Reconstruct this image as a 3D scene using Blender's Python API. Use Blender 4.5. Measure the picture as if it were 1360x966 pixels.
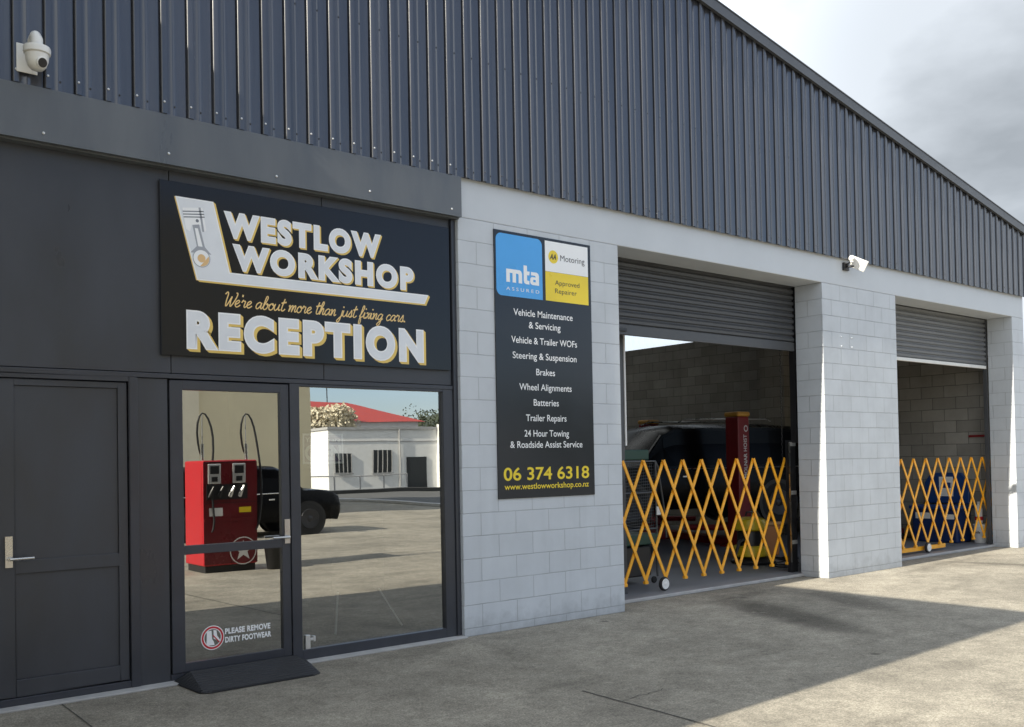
import bpy, bmesh, math, random
from mathutils import Vector, Matrix
R = math.radians
random.seed(7)
for _o in list(bpy.data.objects): bpy.data.objects.remove(_o)
S = bpy.context.scene
COL = S.collection

# ---------------------------------------------------------------- camera
YAW, PIT, ROL = R(38.909), R(1.035), R(-1.046)
fw = Vector((math.sin(YAW)*math.cos(PIT), math.cos(YAW)*math.cos(PIT), math.sin(PIT)))
rt = fw.cross(Vector((0, 0, 1))).normalized(); up = rt.cross(fw)
rt2 = math.cos(ROL)*rt + math.sin(ROL)*up; up2 = -math.sin(ROL)*rt + math.cos(ROL)*up
cd = bpy.data.cameras.new('camera'); cam = bpy.data.objects.new('camera', cd); COL.objects.link(cam)
cam.matrix_world = Matrix(((rt2.x, up2.x, -fw.x, -5.0103), (rt2.y, up2.y, -fw.y, -6.7266), (rt2.z, up2.z, -fw.z, 1.4567), (0, 0, 0, 1)))
cd.sensor_width = 36.0; cd.lens = 1278.44/1360*36; cd.shift_x = (680-662.57)/1360; cd.shift_y = (589.29-483)/1360
cd.clip_start = 0.05; cd.clip_end = 3000
S.camera = cam

# ---------------------------------------------------------------- sky and sun (from the left, nearly along the facade)
SUN_EL, SUN_EPS = R(32.6), R(2.0)
W = bpy.data.worlds.new('World'); S.world = W; W.use_nodes = True
nt = W.node_tree; nt.nodes.clear()
def wn(t, **k):
    n = nt.nodes.new(t)
    for a, b in k.items(): setattr(n, a, b)
    return n
sky = wn('ShaderNodeTexSky', sky_type='NISHITA', sun_disc=False, sun_elevation=SUN_EL, sun_rotation=R(268))
sky.air_density = 1.0; sky.dust_density = 0.5
tc = wn('ShaderNodeTexCoord'); mp = wn('ShaderNodeMapping'); mp.inputs['Scale'].default_value = (1.0, 1.0, 2.2); mp.inputs['Location'].default_value = (0.35, 0.1, 0.25)
n1 = wn('ShaderNodeTexNoise'); n1.inputs['Scale'].default_value = 1.5; n1.inputs['Detail'].default_value = 7; n1.inputs['Roughness'].default_value = 0.5
n2 = wn('ShaderNodeTexNoise'); n2.inputs['Scale'].default_value = 3.2; n2.inputs['Detail'].default_value = 6; n2.inputs['Roughness'].default_value = 0.5
nt.links.new(tc.outputs['Generated'], mp.inputs[0]); nt.links.new(mp.outputs[0], n1.inputs['Vector']); nt.links.new(mp.outputs[0], n2.inputs['Vector'])
cover = wn('ShaderNodeValToRGB'); cover.color_ramp.elements[0].position = 0.22; cover.color_ramp.elements[1].position = 0.42
nt.links.new(n1.outputs['Fac'], cover.inputs[0])
dn0 = wn('ShaderNodeVectorMath', operation='NORMALIZE'); nt.links.new(tc.outputs['Generated'], dn0.inputs[0])
db = wn('ShaderNodeVectorMath', operation='DOT_PRODUCT'); db.inputs[1].default_value = Vector((0.34, -0.84, 0.42)).normalized(); nt.links.new(dn0.outputs[0], db.inputs[0])
gap = wn('ShaderNodeMapRange', interpolation_type='SMOOTHSTEP'); gap.inputs['From Min'].default_value = 0.80; gap.inputs['From Max'].default_value = 0.95; gap.inputs['To Min'].default_value = 1.0; gap.inputs['To Max'].default_value = 0.18
nt.links.new(db.outputs['Value'], gap.inputs['Value'])
cov2 = wn('ShaderNodeMath', operation='MULTIPLY'); nt.links.new(cover.outputs[0], cov2.inputs[0]); nt.links.new(gap.outputs[0], cov2.inputs[1])
tone = wn('ShaderNodeValToRGB'); tone.color_ramp.elements[0].position = 0.35; tone.color_ramp.elements[1].position = 0.62
tone.color_ramp.elements[0].color = (3.9, 4.3, 4.75, 1); tone.color_ramp.elements[1].color = (7.6, 8.2, 8.9, 1)
nt.links.new(n2.outputs['Fac'], tone.inputs[0])
mx = wn('ShaderNodeMix', data_type='RGBA'); nt.links.new(cov2.outputs[0], mx.inputs[0]); skg = wn('ShaderNodeVectorMath', operation='MULTIPLY'); skg.inputs[1].default_value = (0.84, 0.95, 1.14); nt.links.new(sky.outputs[0], skg.inputs[0]); nt.links.new(skg.outputs[0], mx.inputs[6]); nt.links.new(tone.outputs[0], mx.inputs[7])
dn = wn('ShaderNodeVectorMath', operation='NORMALIZE'); nt.links.new(tc.outputs['Generated'], dn.inputs[0])
dt = wn('ShaderNodeVectorMath', operation='DOT_PRODUCT'); dt.inputs[1].default_value = Vector((math.sin(R(66))*math.cos(R(20)), math.cos(R(66))*math.cos(R(20)), math.sin(R(20)))); nt.links.new(dn.outputs[0], dt.inputs[0])
bank = wn('ShaderNodeMapRange', interpolation_type='SMOOTHSTEP'); bank.inputs['From Min'].default_value = 0.968; bank.inputs['From Max'].default_value = 0.999; bank.inputs['To Min'].default_value = 0.92; bank.inputs['To Max'].default_value = 0.52
nt.links.new(dt.outputs['Value'], bank.inputs['Value'])
tsc = wn('ShaderNodeVectorMath', operation='SCALE'); nt.links.new(tone.outputs[0], tsc.inputs[0]); nt.links.new(bank.outputs[0], tsc.inputs['Scale']); nt.links.new(tsc.outputs[0], mx.inputs[7])
bg = wn('ShaderNodeBackground'); bg.inputs[1].default_value = 0.098
nt.links.new(mx.outputs[2], bg.inputs[0]); nt.links.new(bg.outputs[0], wn('ShaderNodeOutputWorld').inputs[0])
sd = bpy.data.lights.new('sun', 'SUN'); sd.energy = 5.0; sd.angle = R(0.5); sd.color = (1.0, 0.92, 0.77)
sun = bpy.data.objects.new('sun', sd); COL.objects.link(sun)
sdir = Vector((math.cos(SUN_EL)*math.cos(SUN_EPS), math.cos(SUN_EL)*math.sin(SUN_EPS), -math.sin(SUN_EL)))
sun.rotation_euler = sdir.to_track_quat('-Z', 'Y').to_euler(); sun.location = (-20, -3, 14)
S.view_settings.view_transform = 'Standard'; S.view_settings.look = 'None'; S.view_settings.gamma = 1.0
S.view_settings.use_curve_mapping = False; S.view_settings.exposure = 1.03
S.cycles.max_bounces = 8; S.cycles.diffuse_bounces = 5; S.cycles.glossy_bounces = 5; S.cycles.transparent_max_bounces = 12
S.cycles.caustics_reflective = False; S.cycles.caustics_refractive = False
S.cycles.use_denoising = True

# ---------------------------------------------------------------- materials
def mat(name, col, rough=0.5, metal=0.0, var=0.0, vscale=3.0, bump=0.0, bscale=40.0, spec=0.5, coat=0.0, streak=None):
    m = bpy.data.materials.new(name); m.use_nodes = True
    N = m.node_tree.nodes; L = m.node_tree.links; b = N['Principled BSDF']
    b.inputs['Base Color'].default_value = (*col, 1); b.inputs['Roughness'].default_value = rough; b.inputs['Metallic'].default_value = metal
    b.inputs['Specular IOR Level'].default_value = spec; b.inputs['Coat Weight'].default_value = coat
    geo = N.new('ShaderNodeNewGeometry')
    nz = N.new('ShaderNodeTexNoise'); nz.inputs['Scale'].default_value = vscale; nz.inputs['Detail'].default_value = 6; nz.inputs['Roughness'].default_value = 0.6
    if streak:
        sm = N.new('ShaderNodeMapping'); sm.inputs['Scale'].default_value = streak; L.new(geo.outputs['Position'], sm.inputs[0]); L.new(sm.outputs[0], nz.inputs['Vector'])
    else: L.new(geo.outputs['Position'], nz.inputs['Vector'])
    v = var if var else 0.06
    mr = N.new('ShaderNodeMapRange'); mr.inputs['From Min'].default_value = 0.3; mr.inputs['From Max'].default_value = 0.7
    mr.inputs['To Min'].default_value = 1-v; mr.inputs['To Max'].default_value = 1+v
    L.new(nz.outputs['Fac'], mr.inputs['Value'])
    vm = N.new('ShaderNodeVectorMath'); vm.operation = 'SCALE'; vm.inputs[0].default_value = col
    L.new(mr.outputs[0], vm.inputs['Scale']); L.new(vm.outputs[0], b.inputs['Base Color'])
    mr2 = N.new('ShaderNodeMapRange'); mr2.inputs['From Min'].default_value = 0.3; mr2.inputs['From Max'].default_value = 0.7
    mr2.inputs['To Min'].default_value = max(0.02, rough*(0.65 if streak else 0.85)); mr2.inputs['To Max'].default_value = min(1, rough*(1.45 if streak else 1.15))
    L.new(nz.outputs['Fac'], mr2.inputs['Value']); L.new(mr2.outputs[0], b.inputs['Roughness'])
    if bump:
        nb = N.new('ShaderNodeTexNoise'); nb.inputs['Scale'].default_value = bscale; nb.inputs['Detail'].default_value = 4
        L.new(geo.outputs['Position'], nb.inputs['Vector'])
        bp = N.new('ShaderNodeBump'); bp.inputs['Strength'].default_value = 1.0; bp.inputs['Distance'].default_value = bump
        L.new(nb.outputs['Fac'], bp.inputs['Height']); L.new(bp.outputs[0], b.inputs['Normal'])
    return m

def block_mat(name, col, u0=0.0, groove=0.004, mort=None, tint=0.018, mdark=0.76, rough=0.55, wear=0.0):
    """painted concrete blocks 390 x 190 with a 10 mm joint, on world x (or y on side faces) and z"""
    m = bpy.data.materials.new(name); m.use_nodes = True
    N = m.node_tree.nodes; L = m.node_tree.links; b = N['Principled BSDF']; b.inputs['Roughness'].default_value = rough
    geo = N.new('ShaderNodeNewGeometry'); sp = N.new('ShaderNodeSeparateXYZ'); sn = N.new('ShaderNodeSeparateXYZ')
    L.new(geo.outputs['Position'], sp.inputs[0]); L.new(geo.outputs['True Normal'], sn.inputs[0])
    ab = N.new('ShaderNodeMath'); ab.operation = 'ABSOLUTE'; L.new(sn.outputs[0], ab.inputs[0])
    gt = N.new('ShaderNodeMath'); gt.operation = 'GREATER_THAN'; gt.inputs[1].default_value = 0.5; L.new(ab.outputs[0], gt.inputs[0])
    um = N.new('ShaderNodeMix'); um.data_type = 'FLOAT'; L.new(gt.outputs[0], um.inputs[0]); L.new(sp.outputs[0], um.inputs[2]); L.new(sp.outputs[1], um.inputs[3])
    ad = N.new('ShaderNodeMath'); ad.operation = 'ADD'; ad.inputs[1].default_value = 40-u0; L.new(um.outputs[0], ad.inputs[0])
    az = N.new('ShaderNodeMath'); az.operation = 'ADD'; az.inputs[1].default_value = 4.0; L.new(sp.outputs[2], az.inputs[0])
    # slight waviness of the joints
    wv = N.new('ShaderNodeTexNoise'); wv.inputs['Scale'].default_value = 5.0; wv.inputs['Detail'].default_value = 3; L.new(geo.outputs['Position'], wv.inputs['Vector'])
    ws = N.new('ShaderNodeMath'); ws.operation = 'MULTIPLY_ADD'; ws.inputs[1].default_value = 0.012; ws.inputs[2].default_value = -0.006; L.new(wv.outputs['Fac'], ws.inputs[0])
    a2 = N.new('ShaderNodeMath'); a2.operation = 'ADD'; L.new(ad.outputs[0], a2.inputs[0]); L.new(ws.outputs[0], a2.inputs[1])
    a3 = N.new('ShaderNodeMath'); a3.operation = 'ADD'; L.new(az.outputs[0], a3.inputs[0]); L.new(ws.outputs[0], a3.inputs[1])
    cx = N.new('ShaderNodeCombineXYZ'); L.new(a2.outputs[0], cx.inputs[0]); L.new(a3.outputs[0], cx.inputs[1])
    br = N.new('ShaderNodeTexBrick'); br.offset = 0.5; br.offset_frequency = 2; br.squash = 1.0
    br.inputs['Scale'].default_value = 1.0; br.inputs['Mortar Size'].default_value = 0.0048; br.inputs['Mortar Smooth'].default_value = 0.45
    br.inputs['Brick Width'].default_value = 0.4; br.inputs['Row Height'].default_value = 0.2; br.inputs['Bias'].default_value = 0.0
    c1 = [c*(1-tint) for c in col]; c2 = [c*(1+tint) for c in col]
    br.inputs['Color1'].default_value = (*c1, 1); br.inputs['Color2'].default_value = (*c2, 1)
    mc = mort or [c*mdark for c in col]; br.inputs['Mortar'].default_value = (*mc, 1)
    L.new(cx.outputs[0], br.inputs['Vector'])
    dz = N.new('ShaderNodeTexNoise'); dz.inputs['Scale'].default_value = 2.2; dz.inputs['Detail'].default_value = 8; dz.inputs['Roughness'].default_value = 0.65; L.new(geo.outputs['Position'], dz.inputs['Vector'])
    dm = N.new('ShaderNodeMapRange'); dm.inputs['From Min'].default_value = 0.3; dm.inputs['From Max'].default_value = 0.7; dm.inputs['To Min'].default_value = 0.93-wear; dm.inputs['To Max'].default_value = 1.05
    L.new(dz.outputs['Fac'], dm.inputs['Value'])
    dmp = N.new('ShaderNodeMapping'); dmp.inputs['Scale'].default_value = (9, 9, 0.5); L.new(geo.outputs['Position'], dmp.inputs[0])
    dn_ = N.new('ShaderNodeTexNoise'); dn_.inputs['Scale'].default_value = 1.0; dn_.inputs['Detail'].default_value = 5; L.new(dmp.outputs[0], dn_.inputs['Vector'])
    dr = N.new('ShaderNodeMapRange'); dr.inputs['From Min'].default_value = 0.5; dr.inputs['From Max'].default_value = 0.75; dr.inputs['To Min'].default_value = 1.0; dr.inputs['To Max'].default_value = 0.945; L.new(dn_.outputs['Fac'], dr.inputs['Value'])
    dmul = N.new('ShaderNodeMath'); dmul.operation = 'MULTIPLY'; L.new(dm.outputs[0], dmul.inputs[0]); L.new(dr.outputs[0], dmul.inputs[1])
    sn_ = N.new('ShaderNodeTexNoise'); sn_.inputs['Scale'].default_value = 7.0; sn_.inputs['Detail'].default_value = 8; sn_.inputs['Roughness'].default_value = 0.7; L.new(geo.outputs['Position'], sn_.inputs['Vector'])
    sz_ = N.new('ShaderNodeMath'); sz_.operation = 'MULTIPLY_ADD'; L.new(sn_.outputs['Fac'], sz_.inputs[0]); sz_.inputs[1].default_value = -0.55; L.new(sp.outputs[2], sz_.inputs[2])
    sr_ = N.new('ShaderNodeMapRange'); sr_.inputs['From Min'].default_value = -0.36; sr_.inputs['From Max'].default_value = -0.14; sr_.inputs['To Min'].default_value = 0.74; sr_.inputs['To Max'].default_value = 1.0; L.new(sz_.outputs[0], sr_.inputs['Value'])
    dm2 = N.new('ShaderNodeMath'); dm2.operation = 'MULTIPLY'; L.new(dmul.outputs[0], dm2.inputs[0]); L.new(sr_.outputs[0], dm2.inputs[1]); dm = dm2
    vm = N.new('ShaderNodeVectorMath'); vm.operation = 'SCALE'; L.new(br.outputs['Color'], vm.inputs[0]); L.new(dm.outputs[0], vm.inputs['Scale']); L.new(vm.outputs[0], b.inputs['Base Color'])
    # bump: joint groove (broken where paint fills it) + block texture
    fn = N.new('ShaderNodeTexNoise'); fn.inputs['Scale'].default_value = 90; fn.inputs['Detail'].default_value = 3; L.new(geo.outputs['Position'], fn.inputs['Vector'])
    pn = N.new('ShaderNodeTexNoise'); pn.inputs['Scale'].default_value = 3.3; pn.inputs['Detail'].default_value = 2; L.new(geo.outputs['Position'], pn.inputs['Vector'])
    pr = N.new('ShaderNodeMapRange'); pr.inputs['From Min'].default_value = 0.35; pr.inputs['From Max'].default_value = 0.6; L.new(pn.outputs['Fac'], pr.inputs['Value'])
    pr.inputs['To Min'].default_value = -0.25*groove; pr.inputs['To Max'].default_value = -groove
    h1 = N.new('ShaderNodeMath'); h1.operation = 'MULTIPLY'; L.new(br.outputs['Fac'], h1.inputs[0]); L.new(pr.outputs[0], h1.inputs[1])
    h2 = N.new('ShaderNodeMath'); h2.operation = 'MULTIPLY_ADD'; L.new(fn.outputs['Fac'], h2.inputs[0]); h2.inputs[1].default_value = 0.0007; L.new(h1.outputs[0], h2.inputs[2])
    bp = N.new('ShaderNodeBump'); bp.inputs['Strength'].default_value = 0.8; bp.inputs['Distance'].default_value = 1.0
    L.new(h2.outputs[0], bp.inputs['Height']); L.new(bp.outputs[0], b.inputs['Normal'])
    return m

def concrete_mat(name, col, u=1.0):
    m = bpy.data.materials.new(name); m.use_nodes = True
    N = m.node_tree.nodes; L = m.node_tree.links; b = N['Principled BSDF']; b.inputs['Roughness'].default_value = 0.85; b.inputs['Specular IOR Level'].default_value = 0.3
    geo = N.new('ShaderNodeNewGeometry')
    def noise(sc, det=6, ro=0.6, scale=None):
        n = N.new('ShaderNodeTexNoise'); n.inputs['Scale'].default_value = sc; n.inputs['Detail'].default_value = det; n.inputs['Roughness'].default_value = ro
        if scale:
            q = N.new('ShaderNodeMapping'); q.inputs['Scale'].default_value = scale; L.new(geo.outputs['Position'], q.inputs[0]); L.new(q.outputs[0], n.inputs['Vector'])
        else: L.new(geo.outputs['Position'], n.inputs['Vector'])
        return n
    def mr(src, a, c, d, e):
        r = N.new('ShaderNodeMapRange'); r.inputs['From Min'].default_value = a; r.inputs['From Max'].default_value = c; r.inputs['To Min'].default_value = d; r.inputs['To Max'].default_value = e
        L.new(src, r.inputs['Value']); return r.outputs[0]
    def mul(a, c):
        q = N.new('ShaderNodeMath'); q.operation = 'MULTIPLY'; L.new(a, q.inputs[0]); L.new(c, q.inputs[1]); return q.outputs[0]
    big = mr(noise(0.55, 5, 0.6).outputs['Fac'], 0.3, 0.7, 0.72, 1.20)
    mid = mr(noise(3.1, 8, 0.7).outputs['Fac'], 0.3, 0.7, 0.74, 1.20)
    fine = mr(noise(70, 4, 0.7).outputs['Fac'], 0.3, 0.7, 0.55, 1.40)
    gr = mr(noise(260, 2, 0.6).outputs['Fac'], 0.3, 0.7, 0.70, 1.30)
    streak = mr(noise(1.1, 5, 0.6, (0.35, 1.6, 1)).outputs['Fac'], 0.55, 0.72, 1.0, 0.66)
    spk = mr(noise(22, 6, 0.75).outputs['Fac'], 0.32, 0.68, 0.74, 1.22)
    v = mul(mul(mul(mul(big, mid), mul(fine, gr)), streak), spk)
    # pale scuffs and dark oil spots
    sc = mr(noise(7.5, 5, 0.55).outputs['Fac'], 0.66, 0.74, 0.0, 0.45)
    vo = N.new('ShaderNodeTexVoronoi'); vo.inputs['Scale'].default_value = 1.6; L.new(geo.outputs['Position'], vo.inputs['Vector'])
    spots = mr(vo.outputs['Distance'], 0.02, 0.09, 0.45, 1.0)
    spm = mr(noise(0.9, 2, 0.5).outputs['Fac'], 0.45, 0.6, 0, 1)
    q = N.new('ShaderNodeMix'); q.data_type = 'FLOAT'; q.inputs[2].default_value = 1.0; L.new(spm, q.inputs[0]); L.new(spots, q.inputs[3])
    v = mul(v, q.outputs[0])
    # tyre and oil track in front of the first bay (long soft stains)
    sp = N.new('ShaderNodeSeparateXYZ'); L.new(geo.outputs['Position'], sp.inputs[0])
    def stain_shade(cx_, cy_, ang, sx, sy, lo):
        mpn = N.new('ShaderNodeMapping'); mpn.vector_type = 'TEXTURE'; mpn.inputs['Location'].default_value = (cx_, cy_, -0.07); mpn.inputs['Rotation'].default_value = (0, 0, ang); mpn.inputs['Scale'].default_value = (sx, sy, 1)
        L.new(geo.outputs['Position'], mpn.inputs[0])
        wn_ = noise(2.5, 5, 0.6); mixv = N.new('ShaderNodeVectorMath'); mixv.operation = 'ADD'
        off = N.new('ShaderNodeVectorMath'); off.operation = 'SCALE'; off.inputs['Scale'].default_value = 0.35; L.new(wn_.outputs['Color'], off.inputs[0])
        L.new(mpn.outputs[0], mixv.inputs[0]); L.new(off.outputs[0], mixv.inputs[1])
        ln = N.new('ShaderNodeVectorMath'); ln.operation = 'LENGTH'
        sub = N.new('ShaderNodeVectorMath'); sub.operation = 'SUBTRACT'; sub.inputs[1].default_value = (0.18, 0.18, 0.18); L.new(mixv.outputs[0], sub.inputs[0]); L.new(sub.outputs[0], ln.inputs[0])
        r = N.new('ShaderNodeMapRange'); r.interpolation_type = 'SMOOTHSTEP'; r.inputs['From Min'].default_value = 0.35; r.inputs['From Max'].default_value = 1.1; r.inputs['To Min'].default_value = lo; r.inputs['To Max'].default_value = 1.0
        L.new(ln.outputs['Value'], r.inputs['Value']); return r.outputs[0]
    for st in ((2.95, -1.25, R(68), 1.55, 0.36, 0.46), (4.15, -1.2, R(62), 0.9, 0.32, 0.66), (-0.6, -1.0, R(20), 1.6, 0.5, 0.86), (8.5, -0.7, R(-75), 0.75, 0.16, 0.6)):  # last one paints a thin cast shadow by the farther bay
        v = mul(v, stain_shade(*st))
    vm = N.new('ShaderNodeVectorMath'); vm.operation = 'SCALE'; vm.inputs[0].default_value = col; L.new(v, vm.inputs['Scale'])
    mx_ = N.new('ShaderNodeMix'); mx_.data_type = 'RGBA'; L.new(sc, mx_.inputs[0]); L.new(vm.outputs[0], mx_.inputs[6]); mx_.inputs[7].default_value = (col[0]*1.45, col[1]*1.45, col[2]*1.45, 1)
    L.new(mx_.outputs[2], b.inputs['Base Color'])
    bp = N.new('ShaderNodeBump'); bp.inputs['Strength'].default_value = 0.9; bp.inputs['Distance'].default_value = 0.003
    ha = N.new('ShaderNodeMath'); ha.operation = 'ADD'; L.new(fine, ha.inputs[0]); L.new(gr, ha.inputs[1]); L.new(ha.outputs[0], bp.inputs['Height']); L.new(bp.outputs[0], b.inputs['Normal'])
    return m

def glass_mat(name, refl=0.48, tint=(0.62, 0.65, 0.62)):
    """tinted reflective shop glass: part mirror, part see-through"""
    m = bpy.data.materials.new(name); m.use_nodes = True; N = m.node_tree.nodes; L = m.node_tree.links; N.clear()
    t = N.new('ShaderNodeBsdfTransparent'); t.inputs[0].default_value = (*tint, 1)
    g = N.new('ShaderNodeBsdfGlossy'); g.inputs['Roughness'].default_value = 0.0; g.inputs['Color'].default_value = (0.97, 0.98, 0.96, 1)
    geo = N.new('ShaderNodeNewGeometry'); nz = N.new('ShaderNodeTexNoise'); nz.inputs['Scale'].default_value = 1.1; nz.inputs['Detail'].default_value = 1
    L.new(geo.outputs['Position'], nz.inputs['Vector']); bp = N.new('ShaderNodeBump'); bp.inputs['Distance'].default_value = 0.002; bp.inputs['Strength'].default_value = 0.5
    L.new(nz.outputs['Fac'], bp.inputs['Height']); L.new(bp.outputs[0], g.inputs['Normal'])
    x = N.new('ShaderNodeMixShader'); x.inputs[0].default_value = refl; L.new(t.outputs[0], x.inputs[1]); L.new(g.outputs[0], x.inputs[2])
    L.new(x.outputs[0], N.new('ShaderNodeOutputMaterial').inputs[0]); return m

def sheet_mat(name, thru=0.55):
    """translucent plastic wall sheet"""
    m = bpy.data.materials.new(name); m.use_nodes = True; N = m.node_tree.nodes; L = m.node_tree.links; N.clear()
    t = N.new('ShaderNodeBsdfTransparent'); t.inputs[0].default_value = (0.95, 0.98, 1, 1)
    d = N.new('ShaderNodeBsdfTranslucent'); d.inputs[0].default_value = (0.9, 0.93, 0.95, 1)
    x = N.new('ShaderNodeMixShader'); x.inputs[0].default_value = 1-thru; L.new(t.outputs[0], x.inputs[1]); L.new(d.outputs[0], x.inputs[2])
    L.new(x.outputs[0], N.new('ShaderNodeOutputMaterial').inputs[0]); return m

GREY = (0.575, 0.612, 0.655)
M = {}
M['block'] = block_mat('painted_block', GREY, 0.0, 0.004)
M['block_mid'] = block_mat('painted_block_middle', GREY, 5.61, 0.010, wear=0.04)
M['block_end'] = block_mat('painted_block_end', GREY, 10.93, 0.005)
M['beam'] = mat('painted_beam', GREY, 0.55, var=0.05, vscale=1.6, bump=0.0008, bscale=60)
M['inblock'] = block_mat('bare_block', (0.30, 0.285, 0.25), 0.292, 0.005, mort=(0.10, 0.095, 0.085), tint=0.16, rough=0.9, wear=0.12)
M['clad'] = mat('dark_cladding_paint', (0.046, 0.049, 0.060), 0.20, var=0.30, vscale=1.0, streak=(7, 7, 0.35), spec=1.0, bump=0.0006, bscale=9)
M['barge'] = mat('dark_flashing_paint', (0.070, 0.075, 0.084), 0.42, var=0.08)
M['fascia'] = mat('fascia_paint', (0.118, 0.13, 0.144), 0.38, var=0.14, vscale=1.0, streak=(3.0, 3.0, 0.7), bump=0.0014, bscale=1.8)
M['panel'] = mat('charcoal_panel_paint', (0.046, 0.050, 0.060), 0.36, var=0.16, vscale=1.0, streak=(2.4, 2.4, 0.9), bump=0.0012, bscale=2.2)
M['frame'] = mat('charcoal_frame_paint', (0.042, 0.046, 0.058), 0.34, var=0.10)
M['seal'] = mat('black_seal', (0.006, 0.006, 0.007), 0.7)
M['steel'] = mat('brushed_steel', (0.60, 0.59, 0.57), 0.28, 1.0)
M['zinc'] = mat('zinc_head', (0.75, 0.75, 0.74), 0.35, 0.7)
M['shutter'] = mat('shutter_paint', (0.066, 0.069, 0.075), 0.42, var=0.14, vscale=2.5)
M['shutterpale'] = mat('shutter_weathered', (0.155, 0.16, 0.168), 0.45, var=0.14, vscale=2.5)
M['white'] = mat('white_plastic', (0.78, 0.78, 0.76), 0.35)
M['whitepaint'] = mat('white_paint', (0.80, 0.80, 0.78), 0.5)
M['black'] = mat('black_plastic', (0.014, 0.014, 0.016), 0.4)
M['rubber'] = mat('black_rubber', (0.015, 0.016, 0.019), 0.55, spec=0.4, var=0.15, vscale=8, bump=0.0008, bscale=160)
M['tyre'] = mat('tyre_rubber', (0.02, 0.02, 0.021), 0.8)
M['yellowpc'] = mat('yellow_powder_coat', (0.95, 0.43, 0.022), 0.40, var=0.14, vscale=14)
M['ground'] = concrete_mat('forecourt_concrete', (0.330, 0.304, 0.252))
M['sill'] = mat('pale_concrete', (0.42, 0.42, 0.42), 0.8, var=0.15, vscale=6, bump=0.001, bscale=50)
M['floor'] = mat('grey_floor_paint', (0.20, 0.205, 0.22), 0.45, var=0.2, vscale=2)
M['glass'] = glass_mat('reflective_glass')
M['room'] = mat('dark_room_paint', (0.06, 0.06, 0.06), 0.7)
M['carpet'] = mat('dark_carpet', (0.010, 0.010, 0.011), 0.95)
M['roofin'] = mat('roof_underside', (0.10, 0.10, 0.105), 0.6)
M['sheet'] = sheet_mat('clear_wall_sheet'); M['added_skylight'] = sheet_mat('added_skylight_sheet', 0.0)

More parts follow.
